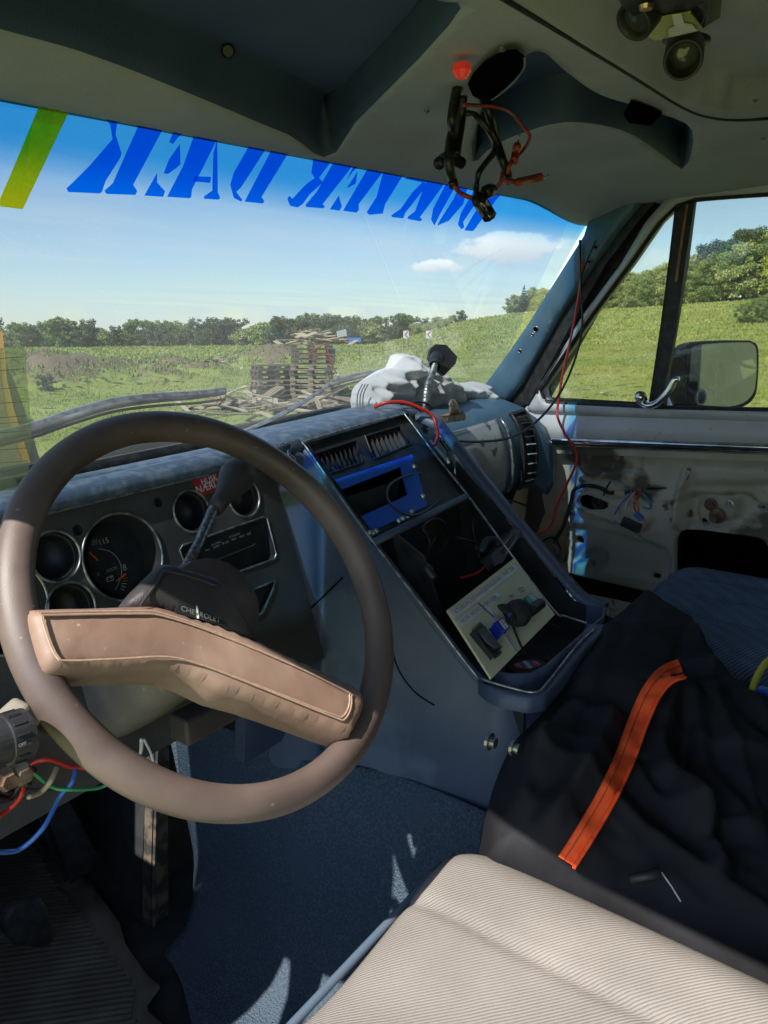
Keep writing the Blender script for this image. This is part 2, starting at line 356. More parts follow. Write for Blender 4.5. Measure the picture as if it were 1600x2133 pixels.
M = dict(
 rim=mat('aged_brown_plastic', (.075, .054, .048), (.18, .128, .11), 9, .42, bump=.10, bsc=1100, detail=10, r2=.62, spots=[((.24, .19, .155), 160, .70)], rlo=.35, rhi=.7),
 pad=mat('brown_vinyl_pad', (.24, .15, .11), (.33, .22, .165), 8, .48, bump=.16, bsc=1300, detail=10, r2=.66, spots=[((.40, .31, .24), 140, .69), ((.14, .09, .07), 9, .66)]),
 stitch=mat('stitching', (.36, .23, .17), (.42, .28, .2), 200, .7),
 darkpad=mat('dark_vinyl_pad', (.035, .03, .03), (.055, .045, .042), 15, .5, bump=.3, bsc=800),
 vinyl=mat('navy_vinyl', (.050, .072, .122), (.066, .090, .145), 6, .42, bump=.5, bsc=260, bvor=True, detail=8, spots=[((.085, .12, .18), 4, .58), ((.11, .14, .18), 60, .70)]),
 vinylt=mat('navy_vinyl_crackled', (.07, .105, .16), (.15, .19, .24), 60, .40, bump=.6, bsc=240, bvor=True, detail=8),
 black=mat('black_plastic', (.016, .017, .02), (.03, .031, .035), 40, .45, bump=.15, bsc=600),
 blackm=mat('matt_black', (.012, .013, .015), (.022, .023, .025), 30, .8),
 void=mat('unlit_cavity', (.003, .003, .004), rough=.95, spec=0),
 cluster=mat('dusty_black_panel', (.042, .041, .04), (.062, .06, .058), 10, .55, bump=.4, bsc=900, detail=8, spots=[((.13, .12, .11), 260, .68)]),
 chrome=mat('chrome', (.75, .76, .78), (.5, .5, .5), 30, .18, 1),
 steel=mat('bare_steel', (.42, .42, .42), (.3, .29, .28), 40, .38, 1, bump=.1),
 silver=mat('worn_silver_trim', (.45, .45, .44), (.2, .2, .2), 80, .35, .8),
 carpet=mat('blue_carpet', (.065, .095, .135), (.10, .135, .17), 260, .95, bump=3.2, bsc=330, detail=6, spec=.1, spots=[((.08, .11, .15), 7, .6)]),
 mat_=mat('rubber_mat', (.14, .12, .095), (.20, .175, .14), 9, .8, bump=.4, bsc=200, detail=7),
 head=mat('grey_headliner', (.33, .35, .41), (.38, .395, .45), 5, .9, bump=.35, bsc=500, spec=.1, detail=6),
 pillar=mat('blue_grey_paint', (.06, .125, .19), (.08, .15, .215), 12, .4, detail=6, spots=[((.18, .19, .2), 40, .7)]),
 doorg=mat('grey_door_paint', (.46, .46, .48), (.52, .52, .54), 7, .42, detail=6, spots=[((.25, .22, .2), 50, .69)]),
 rubber=mat('black_rubber', (.012, .012, .013), (.03, .03, .03), 60, .6),
 skin=mat('door_inner_metal', (.38, .35, .275), (.48, .45, .37), 6, .5, detail=8, bump=.15, bsc=60, spots=[((.13, .08, .045), 14, .64), ((.42, .41, .38), 45, .67), ((.10, .085, .06), 5, .60)]),
 rust=mat('rusty_metal', (.12, .06, .035), (.22, .16, .11), 40, .8, bump=.5),
 sillm=mat('scuffed_metal_floor', (.33, .31, .27), (.42, .41, .38), 9, .45, detail=8, spots=[((.13, .08, .05), 20, .62)]),
 cream=mat('cream_paint', (.52, .45, .28), (.42, .30, .15), 6, .6, st=(1, 1, .2)),
 white=mat('white_cotton', (.60, .59, .585), (.66, .65, .645), 20, .9, bump=.3, bsc=500, spec=.1),
 bluepl=mat('blue_acrylic_plate', (.015, .11, .52), (.02, .13, .58), 6, .25),
 beige=mat('beige_plastic_sheet', (.56, .52, .33), (.62, .58, .38), 8, .45, detail=5),
 label=mat('grey_label_tape', (.42, .42, .40), (.48, .48, .46), 60, .35),
 labelw=mat('white_label_paper', (.6, .6, .6), (.66, .66, .66), 60, .6),
 ink=mat('ink', (.03, .03, .035), rough=.6),
 inkg=mat('grey_ink', (.16, .16, .16), rough=.6),
 white_=mat('white_paint', (.75, .75, .75), rough=.5),
 red=mat('red_sticker', (.50, .02, .035), (.42, .02, .03), 40, .3, spots=[((.7, .4, .4), 70, .7)]),
 redw=mat('red_wire', (.55, .03, .02), rough=.35), blk=mat('black_cable', (.012, .012, .013), rough=.35), oran=mat('orange_needle', (.75, .16, .03), rough=.5),
 bluew=mat('blue_wire', (.05, .16, .5), rough=.4), greenw=mat('green_wire', (.06, .35, .15), rough=.4), tanw=mat('tan_wire', (.5, .38, .25), rough=.4), pinkw=mat('pink_wire', (.7, .15, .25), rough=.4), whitew=mat('white_wire', (.6, .6, .6), rough=.4),
 jacket=mat('black_jacket_cloth', (.008, .008, .010), (.014, .014, .018), 12, .7, bump=.35, bsc=1500, spec=.3),
 zip=mat('orange_zip_tape', (1.0, .13, .035), (.95, .10, .025), 90, .8, bump=.5, bsc=900, spec=.1),
 seatb=weave('beige_grey_twill', (.275, .238, .208), (.13, .13, .14), radians(44), 560, 335, .9, .45),
 seatn=weave('navy_corduroy', (.13, .18, .26), (.05, .072, .12), radians(38), 40, 190, 0, .40, nsc=10),
 welt=mat('navy_piping', (.09, .13, .18), (.10, .13, .17), 60, .4),
 green=mat('green_rocker', (.02, .25, .18), rough=.25), yellow=mat('yellow_rocker', (.6, .62, .2), rough=.3), bluer=mat('blue_rocker', (.01, .03, .35), rough=.25),
 amber=mat('yellow_cord', (.65, .6, .06), rough=.7),
 glass=glassy('windscreen_glass', (.43, .49, .53), 1.0, .12, dsc=5),
 glassd=glassy('door_glass', (.68, .70, .67), .9, .04, dsc=5),
 mirror=mat('mirror_silvering', (.75, .8, .76), rough=.02, metal=1),
 pocket_shade=mat('pocket_shade_navy', (.032, .062, .125), (.045, .080, .150), 5, .7, bump=.3, bsc=500, detail=6), board=mat('beige_connector', (.16, .14, .11), (.2, .18, .15), 30, .6), inkl=mat('pale_ink', (.5, .5, .48), rough=.6), rust2=mat('rust_freckled_steel', (.42, .36, .3), (.25, .13, .08), 90, .45, .5), dred=mat('dull_red_wire', (.38, .05, .035), (.25, .04, .03), 60, .5), steelw=mat('copper_strand', (.6, .45, .35), rough=.35, metal=1), brass=mat('brass', (.7, .45, .3), rough=.3, metal=1),  # navy of the overhead pockets is recess shade put into the colour
 lens=mat('lamp_lens', (.10, .11, .10), rough=.08, metal=.6), greens=mat('zinc_screw', (.35, .42, .38), rough=.35, metal=.8), steelp=mat('chipped_dark_paint', (.03, .03, .03), (.13, .10, .08), 40, .6),
 redglow=mat('red_lens', (.7, .03, .02), rough=.3),
)
b = M['redglow'].node_tree.nodes['Principled BSDF']; b.inputs['Emission Color'].default_value = (1, .06, .03, 1); b.inputs['Emission Strength'].default_value = .06
# ================================================================== OUTSIDE (world space: x,y level, z up, eye above (0,0,EYE))
def wray(px, py): return _rt*(px-800)+_up*(1066.5-py)+_fw*F
def wdir(px, py):
    r = wray(px, py); h = math.hypot(r[0], r[1]); return atan2(r[0], r[1]), r[2]/h
def azof(px): return wdir(px, 700)[0]
# ground: height as a function of azimuth and distance
def ghgt(x, y):
    r = np.hypot(x, y); a = np.arctan2(x, y)
    px = 800+F*np.tan(np.clip(a-PSI, -1.2, 1.2))
    # skyline of the field: slope angle rises to the right
    e = np.interp(px, [-3000, 0, 780, 900, 1060, 1240, 1600, 3000], [-.1, .0, .002, .0085, .0225, .029, .0415, .06])
    z = np.clip((r-14)/96, 0, 1)**1.25*(e*110+EYE*sms(760, 980, px)*1.0)
    return z*(r < 111)+(r >= 111)*(e*110+EYE*sms(760, 980, px)-np.maximum(0, r-111)*.02*sms(760, 980, px))
def mound(x, y, m):
    z = 0
    for mx_, my_, rx, h in m: z = z+h*np.exp(-((x-mx_)**2+(y-my_)**2)/rx**2)
    return z
def gp(px, dist): a = azof(px); return dist*sin(a), dist*cos(a)
MOUNDS = []
for px, d, rx, h in [(150, 33, 2.6, .85), (60, 30, 2.2, .75), (240, 36, 1.8, .6), (330, 31, 1.5, .5), (420, 37, 1.6, .5), (345, 40, 1.8, .75), (90, 42, 3.0, 1.0), (570, 44, 2.2, 1.2), (540, 50, 3, .8), (-60, 34, 2.5, .9)]:
    x, y = gp(px, d); MOUNDS.append((x, y, rx, h))
def gz(x, y):
    x = np.asarray(x, float); y = np.asarray(y, float)
    return ghgt(x, y)+mound(x, y, MOUNDS)
rr = np.concatenate([np.linspace(0, 14, 10), np.linspace(15, 60, 110), np.geomspace(62, 130, 30), np.geomspace(140, 2500, 20)])
aa = np.radians(np.concatenate([np.linspace(-170, 10, 25), np.linspace(11, 95, 330), np.linspace(100, 190, 14)]))
RR, AA = np.meshgrid(rr, aa, indexing='ij'); gx, gy = RR*np.sin(AA), RR*np.cos(AA); gzz = gz(gx, gy)
gzz += np.array([[noise.fractal(Vector((x*.9, y*.9, 0)), .7, 2, 4) if 14 < r < 70 else 0 for x, y, r in zip(a, b, c)] for a, b, c in zip(gx, gy, RR)])*(.05+.16*np.clip(mound(gx, gy, MOUNDS), 0, 1))
v, f = grid(np.stack([gx, gy, gzz], -1))
mg = mat('meadow', (.25, .29, .065), (.32, .34, .09), .25, .95, bump=2, bsc=9, detail=9, spec=.1, rlo=.4, rhi=.6, spots=[((.15, .15, .06), .9, .62), ((.05, .09, .02), 2.3, .6)])
# grass on the level, bare earth on the heaps
t = mg.node_tree; b = t.nodes['Principled BSDF']; old = b.inputs['Base Color'].links[0].from_socket
at_ = N(t, 'ShaderNodeAttribute', attribute_name='earth'); nn_ = N(t, 'ShaderNodeTexNoise'); nn_.inputs['Scale'].default_value = 1.1; nn_.inputs['Detail'].default_value = 8
co_ = N(t, 'ShaderNodeTexCoord'); t.links.new(co_.outputs['Object'], nn_.inputs['Vector'])
fk = mth(t, 'MULTIPLY_ADD', at_.outputs['Fac'], .42, nn_.outputs[0]); rr_ = N(t, 'ShaderNodeMapRange'); rr_.inputs[1].default_value = .64; rr_.inputs[2].default_value = .74; t.links.new(fk, rr_.inputs[0])
xx = N(t, 'ShaderNodeMix', data_type='RGBA'); t.links.new(rr_.outputs[0], xx.inputs['Factor']); t.links.new(old, xx.inputs['A']); xx.inputs['B'].default_value = (.22, .16, .105, 1); t.links.new(xx.outputs['Result'], b.inputs['Base Color'])
ground = obj('ground', v, f, mg, kind='structure', label='green meadow with earth heaps rising to a grassy slope', smooth=True, veh=False, at=(0, 0, 0))
an = ground.data.attributes.new('earth', 'FLOAT', 'POINT'); an.data.foreach_set('value', np.clip(mound(v[:, 0], v[:, 1], MOUNDS), 0, 1.0).astype(np.float32))
# pale road: across the field behind the stacks
def strip(name, pts, w, m, label, dz=.03):
    P = crv(pts, 10); T = np.gradient(P, axis=0); T /= np.linalg.norm(T, axis=1)[:, None]; Nn = np.stack([-T[:, 1], T[:, 0]], -1)
    G = []
    for k in (-1, -.5, 0, .5, 1):
        q = P+Nn*k*w; G.append(np.stack([q[:, 0], q[:, 1], gz(q[:, 0], q[:, 1])+dz], -1))
    v, f = grid(np.array(G)); return obj(name, v, f, m, kind='structure', label=label, smooth=True, veh=False)
mroad = mat('pale_gravel', (.34, .32, .27), (.42, .40, .35), 3, .9, detail=8)
strip('track', [gp(180, 11.6), gp(350, 12.4), gp(520, 14.2), gp(760, 17)], .55, mroad, 'worn pale gravel track in front of the windscreen', .10)
strip('road', [gp(690, 75), gp(800, 73), gp(930, 70)], 1.0, mat('faded_road', (.26, .27, .2), (.32, .32, .25), 3, .9), 'distant pale road below the green slope', .06)
# grass blades
def tufts(n, d0, d1, a0, a1, hh, ww, seed):
    g = np.random.default_rng(seed); u = g.random(n); d = np.sqrt(d0*d0+(d1*d1-d0*d0)*u) if d1 < 60 else d0*(d1/d0)**u
    px = g.uniform(a0, a1, n); a = PSI+np.arctan((px-800)/F); x, y = d*np.sin(a), d*np.cos(a)
    z = gz(x, y); k = .5+g.random(n)*.9
    h = hh*k*(d/25)**.4; w = ww*k*(d/25)**.7; th = g.uniform(0, pi, n); lx, ly = g.normal(0, .35, n)*h, g.normal(0, .35, n)*h
    V = np.stack([np.stack([x-w*np.cos(th), y-w*np.sin(th), z-.02], -1), np.stack([x+w*np.cos(th), y+w*np.sin(th), z-.02], -1), np.stack([x+lx, y+ly, z+h], -1)], 1).reshape(-1, 3)
    return V, np.arange(3*n).reshape(-1, 3)
def fastobj(name, V, Fc, m, **k):
    me = bpy.data.meshes.new(name); me.vertices.add(len(V)); me.vertices.foreach_set('co', np.asarray(V, np.float32).ravel())
    nf = len(Fc); q = Fc.shape[1]; me.loops.add(nf*q); me.polygons.add(nf); me.loops.foreach_set('vertex_index', np.asarray(Fc, np.int32).ravel())
    me.polygons.foreach_set('loop_start', np.arange(0, nf*q, q, dtype=np.int32)); me.update(calc_edges=True); me.materials.append(m)
    o = bpy.data.objects.new(name, me); link(o, k.pop('parent', None), False); return tagp(o, **k)
mgr = mat('grass_blades', (.25, .32, .065), (.40, .40, .14), .33, .8, detail=6, spec=.2, rlo=.38, rhi=.62)
v1, f1 = tufts(150000, 10.5, 45, -150, 1750, .055, .016, 1); v2, f2 = tufts(50000, 45, 110, -100, 1700, .09, .04, 2)
fastobj('grass', np.concatenate([v1, v2]), np.concatenate([f1, f2+len(v1)]), mgr, kind='stuff', label='meadow grass covering the field')
v1, f1 = tufts(520, 11, 34, -100, 1700, .07, .022, 5); v1 = v1.reshape(-1, 3, 3); v1[:, :2, 2] += .09
fastobj('dandelions', v1.reshape(-1, 3), f1, mat('yellow_petals', (.75, .55, .02), rough=.7), kind='stuff', label='yellow dandelions dotted over the grass')
# weeds on heaps
v1, f1 = tufts(16000, 26, 52, -150, 640, .11, .035, 8)
mk = mound(v1[::3, 0], v1[::3, 1], MOUNDS) > .25; mk &= np.random.default_rng(3).random(len(mk)) < .5; v1 = v1.reshape(-1, 3, 3)[mk].reshape(-1, 3); f1 = np.arange(len(v1)).reshape(-1, 3)
fastobj('weeds', v1, f1, mat('dry_weeds', (.10, .13, .04), (.20, .19, .09), .6, .9, detail=6), kind='stuff', label='rough weeds growing over the earth heaps')
# trees
def leafcloud(cl, n, s, g):
    """cl: list of (centre, radii); n leaves; returns tri soup quads"""
    wts = np.array([c[1][0]*c[1][2] for c in cl]); idx = g.choice(len(cl), n, p=wts/wts.sum())
    C0 = np.array([c[0] for c in cl])[idx]; R0 = np.array([c[1] for c in cl])[idx]
    d = g.normal(size=(n, 3)); d /= np.linalg.norm(d, axis=1)[:, None]; rad = g.random(n)**.35
    P = C0+d*R0*rad[:, None]+g.normal(size=(n, 3))*R0*.18; a = g.normal(size=(n, 3)); a /= np.linalg.norm(a, axis=1)[:, None]; b = np.cross(a, g.normal(size=(n, 3))); b /= np.linalg.norm(b, axis=1)[:, None]
    ss = s*(.6+.8*g.random(n))[:, None]
    V = np.stack([P-a*ss, P+b*ss*.6, P+a*ss, P-b*ss*.6], 1).reshape(-1, 3); return V, np.arange(4*n).reshape(-1, 4)
def mktree(name, h, w, nl, ls, mleaf, label, cat, seed, conifer=False, bush=False):
    g = np.random.default_rng(seed); T = thing(name, label, cat, (0, 0, 0), veh=False)
    th_ = h*(.08 if bush else .3); V, Fc = tube([(0, 0, -.3), (w*.02, 0, th_), (w*.05, w*.02, h*.75)], [h*.022, h*.018, h*.006], 7)
    for k in range(5):
        a = g.uniform(0, 2*pi); z0 = h*g.uniform(.25, .6); vv, ff = tube([(0, 0, z0), (cos(a)*w*.18, sin(a)*w*.18, z0+h*.1), (cos(a)*w*.33, sin(a)*w*.33, z0+h*.22)], [h*.01, h*.003], 5); V, Fc = merge((V, Fc), (vv, ff))
    obj('trunk', V, Fc, M['bark'], T)
    cl = []
    if conifer:
        for k in range(9):
            z = h*(.22+.085*k); r = w*.5*(1-k/9.5)
            for q in range(7): a = q*.9+k; cl.append((A(cos(a)*r*.6, sin(a)*r*.6, z-.02*h*q/7), A(r*.45, r*.45, h*.016+.05)))
        cl.append((A(0, 0, h*.97), A(w*.03, w*.03, h*.05)))
    else:
        for k in range(70 if not bush else 62):
            a = g.uniform(0, 2*pi); z = g.uniform(.12 if bush else .3, .88); r = w*.5*g.uniform(.1, .95)*sqrt(max(.05, 1-((z-.45)/.55)**2)); q = w*g.uniform(.045, .13)
            cl.append((A(cos(a)*r, sin(a)*r, z*h), A(q, q, q*g.uniform(.5, .8))))
    V, Fc = leafcloud(cl, nl, ls, g); fastobj('crown', V, Fc, mleaf, parent=T); return T
M['bark'] = mat('bark', (.10, .085, .065), (.16, .14, .11), 8, .9)
def leafm(n, a, b):
    m = mat(n, a, b, .9, .6, detail=6, spec=.2, rlo=.4, rhi=.6); return m
lf = [leafm('dull_leaves', (.10, .14, .08), (.15, .19, .11)), leafm('mid_leaves', (.20, .28, .09), (.28, .36, .13)), leafm('lime_leaves', (.46, .52, .09), (.56, .60, .14)), leafm('olive_leaves', (.31, .36, .13), (.42, .45, .18)), leafm('pine_needles', (.05, .075, .045), (.07, .10, .06))]
protos = [mktree('hedgerow_tree', 4.6, 5.0, 4500, .12, lf[0], '', 'tree', 11, bush=True), mktree('hedgerow_tree', 5.4, 4.4, 4500, .12, lf[1], '', 'tree', 12), mktree('hedgerow_tree', 3.6, 5.5, 4500, .12, lf[3], '', 'tree', 13, bush=True),
          mktree('woodland_tree', 9, 7.5, 11000, .13, lf[1], '', 'tree', 14, bush=True), mktree('woodland_tree', 10.5, 7, 11000, .13, lf[0], '', 'tree', 15, bush=True), mktree('woodland_tree', 8, 7.5, 11000, .13, lf[2], '', 'tree', 16, bush=True), mktree('woodland_tree', 7, 7, 10000, .13, lf[3], '', 'tree', 17, bush=True),
          mktree('fir_tree', 8.5, 4.6, 3000, .16, lf[4], '', 'tree', 18, conifer=True)]
used = set()
def plant(k, px, d, s, rot, label, group=None, dz=0):
    p = protos[k]; x, y = gp(px, d)
    if k in used:
        o = p.copy(); COL.objects.link(o)
        for c in p.children: q = c.copy(); COL.objects.link(q); q.parent = o
    else: used.add(k); o = p
    o.location = (x, y, float(gz(x, y))+dz); o.rotation_euler = (0, 0, rot); o.scale = (s, s, s); o['label'] = label; o['category'] = 'tree'
    if group: o['group'] = group
    return o
rt_ = random.Random(4)
tx = -60
HL = 'dusty green tree in the long hedgerow along the left horizon'
while tx < 960:
    d = rt_.uniform(104, 118); k = rt_.choice([0, 1, 2, 0, 2]); env = np.interp(tx, [0, 200, 400, 600, 700, 780, 860, 960], [1.0, .92, .95, 1.05, 1.15, 1.15, .8, .45])
    plant(k, tx, d, env*rt_.uniform(.62, 1.0), rt_.uniform(0, 6.3), {0: 'rounded dusty green tree in the long hedgerow along the left horizon', 1: 'taller open-stemmed green tree in the long hedgerow on the horizon', 2: 'low wide olive tree in the long hedgerow on the horizon'}[k], 'trees of the long hedgerow on the horizon', -.3); tx += rt_.uniform(10, 19)
WL = {3: 'mid green tree', 4: 'dark green tree', 5: 'bright lime green tree', 6: 'olive tree'}
tops = [(1240, .55), (1290, .62), (1340, .72), (1390, .8), (1440, .9), (1500, 1.05), (1560, 1.1), (1620, 1.0), (1680, 1.0)]
kinds = [3, 6, 6, 3, 6, 3, 4, 4, 5, 5]
for i in range(44):
    px = 1235+i*10.8+rt_.uniform(-5, 5); hgt = np.interp(px, [1235, 1290, 1340, 1390, 1440, 1500, 1540, 1600, 1700], [4.6, 6.0, 6.6, 7.2, 8.0, 10.4, 10.8, 9.6, 9.5])
    row = i % 3; k = 5 if px > 1565 else (4 if 1475 < px < 1560 and row else rt_.choice([3, 6, 6] if px < 1440 else [3, 3, 6]))
    hp = {3: 9, 4: 10.5, 5: 8, 6: 7}[k]; s = hgt*rt_.uniform(.74, .94)*(.78 if row == 0 else 1)/hp
    plant(k, px, 104+row*5+rt_.uniform(-1.5, 1.5), s, rt_.uniform(0, 6.3), WL[k]+' in the wood above the meadow slope', 'trees of the wood on the slope, '+WL[k], -.4)
for px, s in [(1062, .36), (1075, .42), (1098, .5), (1118, .55), (1140, .5)]:
    plant(6, px, 112, s, px, 'small olive bushy tree beside the fir on the hill crest', 'small trees on the hill crest', -.2)
plant(7, 1088, 110, .44, 1, 'thin dark fir standing on the hill crest left of the pillar', None, -.2)
for px, d, s in [(1570, 60, .22), (1590, 62, .25), (1545, 61, .18)]:
    plant(3, px, d, s, px, 'low bush in the meadow behind the door mirror', 'low bushes in the meadow', -.1)
plant(0, 585, 78, .85, 2, 'rounded blossoming bush beside the plank heap', None, -.3)
plant(0, 85, 27, .14, 1, 'small dark weed bush below the earth heap', None, -.05)
# pallets
wd = [mat('weathered_wood', (.30, .215, .135), (.40, .31, .21), 3, .85, st=(1, 6, 6), detail=8), mat('dark_wet_wood', (.13, .095, .065), (.20, .15, .11), 3, .85, st=(1, 6, 6), detail=8), mat('fresh_pine_wood', (.48, .37, .24), (.56, .45, .31), 3, .8, st=(1, 6, 6), detail=8), mat('red_painted_steel', (.42, .05, .03), (.3, .06, .04), 20, .5)]
def pallet(m):
    T = thing('pallet', '', 'pallet', (0, 0, 0), veh=False); ex = []
    obj('top_deck', *merge(*[box((0, -.34+.17*i, .133), (1.2, .12, .022)) for i in range(5)]), m, T)
    obj('stringer_boards', *merge(*[box((x, 0, .111), (.12, .8, .022)) for x in (-.54, 0, .54)]), m, T)
    for x in (-.52, 0, .52):
        for y in (-.33, 0, .33): obj('block', *box((x, y, .061), (.145, .1, .078)), m, T)
    obj('bottom_deck', *merge(*[box((0, y, .011), (1.2, .11, .022)) for y in (-.33, 0, .33)]), m, T); return T
PP = [pallet(wd[0]), pallet(wd[1])]; pu = set()
def putp(k, x, y, z, r, label, group, tilt=(0, 0)):
    p = PP[k]
    if k in pu:
        o = p.copy(); COL.objects.link(o)
        for c in p.children: q = c.copy(); COL.objects.link(q); q.parent = o
    else: pu.add(k); o = p
    o.location = (x, y, z); o.rotation_euler = (tilt[0], tilt[1], r); o['label'] = label; o['category'] = 'pallet'; o['group'] = group; return o
def face(px): return -azof(px)
ORD = ['lowest', 'second', 'third', 'fourth', 'fifth', 'sixth', 'seventh', 'eighth', 'ninth', 'tenth', 'eleventh', 'twelfth', 'thirteenth']
def stack(px, d, n, lab, group, dark, seed, z0=0, yaw=.12):
    g = random.Random(seed); x, y = gp(px, d); z = float(gz(x, y))+z0
    for i in range(n):
        putp(1 if g.random() < dark else 0, x+g.uniform(-.04, .04), y+g.uniform(-.04, .04), z+i*.145, face(px)+yaw+g.uniform(-.05, .05), ORD[i]+' pallet from the ground in '+lab, group)
    return x, y, z+n*.145
stack(568, 23.0, 7, 'the lower pallet stack on the left', 'pallets in the lower left stack', .75, 1, yaw=.35)
X, Y, Z = stack(648, 23.0, 7, 'the tall pallet stack', 'pallets in the bottom half of the tall stack', .15, 2, yaw=-.1)
g = random.Random(5)
for i in range(4): putp(1, X+.15+g.uniform(-.05, .05), Y+.1, Z+i*.145, face(655)+.1+g.uniform(-.06, .06), ORD[7+i]+' pallet from the ground in the tall pallet stack', 'dark pallets in the top half of the tall stack')
TOPZ = Z+4*.145
for px, d, til in [(545, 22.3, (0, -.5)), (520, 20.6, (.1, .1)), (600, 19.6, (0, .03)), (660, 19.8, (0, .05)), (700, 20.5, (0, -.04)), (735, 21, (0, .08))]:
    x, y = gp(px, d); putp(0, x, y, float(gz(x, y))+.02, face(px)+g.uniform(-.5, .5), 'loose pallet lying on the grass before the stacks', 'loose pallets on the grass', til)
# planks: each one a thing of its own
pk = [box((0, 0, 0), (1.1, .12, .028)), box((0, 0, 0), (.8, .16, .03)), box((0, 0, 0), (1.6, .1, .03))]
pm = {}
def plank(x, y, z, r, kind, m, label, group, tx=0, ty=0, s=1):
    key = (kind, m)
    if key not in pm:
        v, f = pk[kind]; pm[key] = bpy.data.meshes.new('plank'); pm[key].from_pydata(v.tolist(), [], f); pm[key].materials.append(wd[m])
    o = bpy.data.objects.new('plank', pm[key]); COL.objects.link(o); o.location = (x, y, z); o.rotation_euler = (tx, ty, r); o.scale = (s, 1, 1)
    tagp(o, label, 'plank', group)
g = random.Random(9)
x0, y0 = gp(652, 24.0)
for i in range(80):
    u = g.gauss(0, .42); w_ = g.gauss(0, .36); hh = max(0, .42-abs(u)*.36-abs(w_)*.2)*g.random()
    a = azof(655); plank(x0+u*cos(a)+w_*sin(a), y0-u*sin(a)+w_*cos(a), TOPZ+.03+hh, g.uniform(0, pi), g.choice([0, 1, 1]), g.choice([2, 2, 0, 2]), 'splintered board in the heap on top of the tall stack', 'boards heaped on top of the tall stack', g.uniform(-.25, .25), g.uniform(-.25, .25), g.uniform(.35, .8))
def heap(px, d, n, spread, hgt, lab, grp, ms, seed, kinds=(0, 1, 2)):
    g = random.Random(seed); x0, y0 = gp(px, d); a = azof(px)
    for i in range(n):
        u, w_ = g.gauss(0, spread), g.gauss(0, spread*.6); x, y = x0+u*cos(a)+w_*sin(a), y0-u*sin(a)+w_*cos(a)
        plank(x, y, float(gz(x, y))+.04+max(0, hgt-abs(u)*hgt/spread*.6)*g.random(), g.uniform(0, pi), g.choice(kinds), g.choice(ms), lab, grp, g.uniform(-.3, .3), g.uniform(-.35, .35), g.uniform(.5, 1))
heap(500, 20.5, 34, .55, .55, 'splintered board in the heap left of the pallet stacks', 'boards heaped left of the stacks', [0, 2, 2], 1)
heap(460, 19.2, 8, .6, .05, 'long board lying flat left of the broken heap', 'boards lying flat on the left', [2, 0], 2, (2,))
heap(665, 19.6, 44, 1.5, .3, 'scrap board on the grass in front of the tall stack', 'scrap boards before the tall stack', [0, 1, 2], 3)
heap(447, 38, 16, .9, .35, 'far board in the small heap by the earth mounds', 'boards in the small far heap', [2, 0], 4)
heap(725, 26, 40, 1.2, 1.0, 'board in the scrap heap right of the tall stack', 'boards heaped right of the tall stack', [2, 0, 1], 6)
heap(975, 17.5, 14, .8, .5, 'board in the pile behind the white cloth', 'boards piled behind the white cloth', [0, 1, 2], 7, (2, 0))
# red strap frame
x, y = gp(672, 22.4); zz_ = float(gz(x, y))
v, f = merge(tube([(x-.5, y+.1, zz_+1.35), (x+.1, y, zz_+1.62), (x+.35, y-.1, zz_+.9)], .022, 6), tube([(x-.6, y, zz_+1.25), (x+.1, y, zz_+1.3), (x+.5, y-.1, zz_+.75)], .022, 6), tube([(x-.9, y+1, zz_+2.35), (x-.35, y+.9, zz_+2.0)], .02, 6))
obj('bent_steel_rod', v, f, wd[3], veh=False, label='bent red steel rods hooked around the tall pallet stack', cat='steel rod')
# signs by the road
def signpost(name, px, py, d, w, h, m, label, z=None, chev=False, post=True):
    a = azof(px); _, e = wdir(px, py); x, y = d*sin(a), d*cos(a); z = EYE+d*e; ax = A(cos(a), -sin(a), 0); ay = A(sin(a), cos(a), 0)
    T = thing(name, label, 'sign', (x, y, float(gz(x, y))), veh=False)
    obj('sign_panel', *box((x, y, z), (w, .05, h), [ax, ay, A(0, 0, 1)]), m, T)
    for s in (-.4, .4): p = A(x, y, z)+ax*w*s+ay*.06; obj('post', *cyl((p[0], p[1], float(gz(x, y))-.2), (p[0], p[1], z+h*.4), .03, n=8), M['steel'], T)
    if chev:
        c = A(x, y, z)-ay*.03; P = [c+ax*w*i*.5+A(0, 0, 1)*h*j*.5 for i, j in ((.5, .9), (-.6, 0), (.5, -.9), (1, -.9), (-.05, 0), (1, .9))]
        obj('chevron', *plate(P, -ay, .01), M['redsign'], T)
    return T
M['redsign'] = mat('red_sign_paint', (.6, .04, .03), rough=.4); M['bluesign'] = mat('blue_sign_paint', (.06, .2, .6), rough=.4)
signpost('road_sign', 739, 708, 60, .95, .34, M['bluesign'], 'small blue sign far off right of the plank heap')
signpost('chevron_sign', 846, 697, 58, .42, .55, M['white_'], 'left one of two red and white chevron signs by the road', chev=True)
signpost('chevron_sign', 893, 697, 58, .42, .55, M['white_'], 'right one of two red and white chevron signs by the road', chev=True)
v, f = box((*gp(712, 24.5), 1.9), (.30, .05, .2), [A(cos(.6), -sin(.6), .2), A(sin(.6), cos(.6), 0), A(-.2, 0, 1)])
obj('white_board', v, f, M['white_'], veh=False, label='white board sticking out of the scrap right of the stack', cat='board')
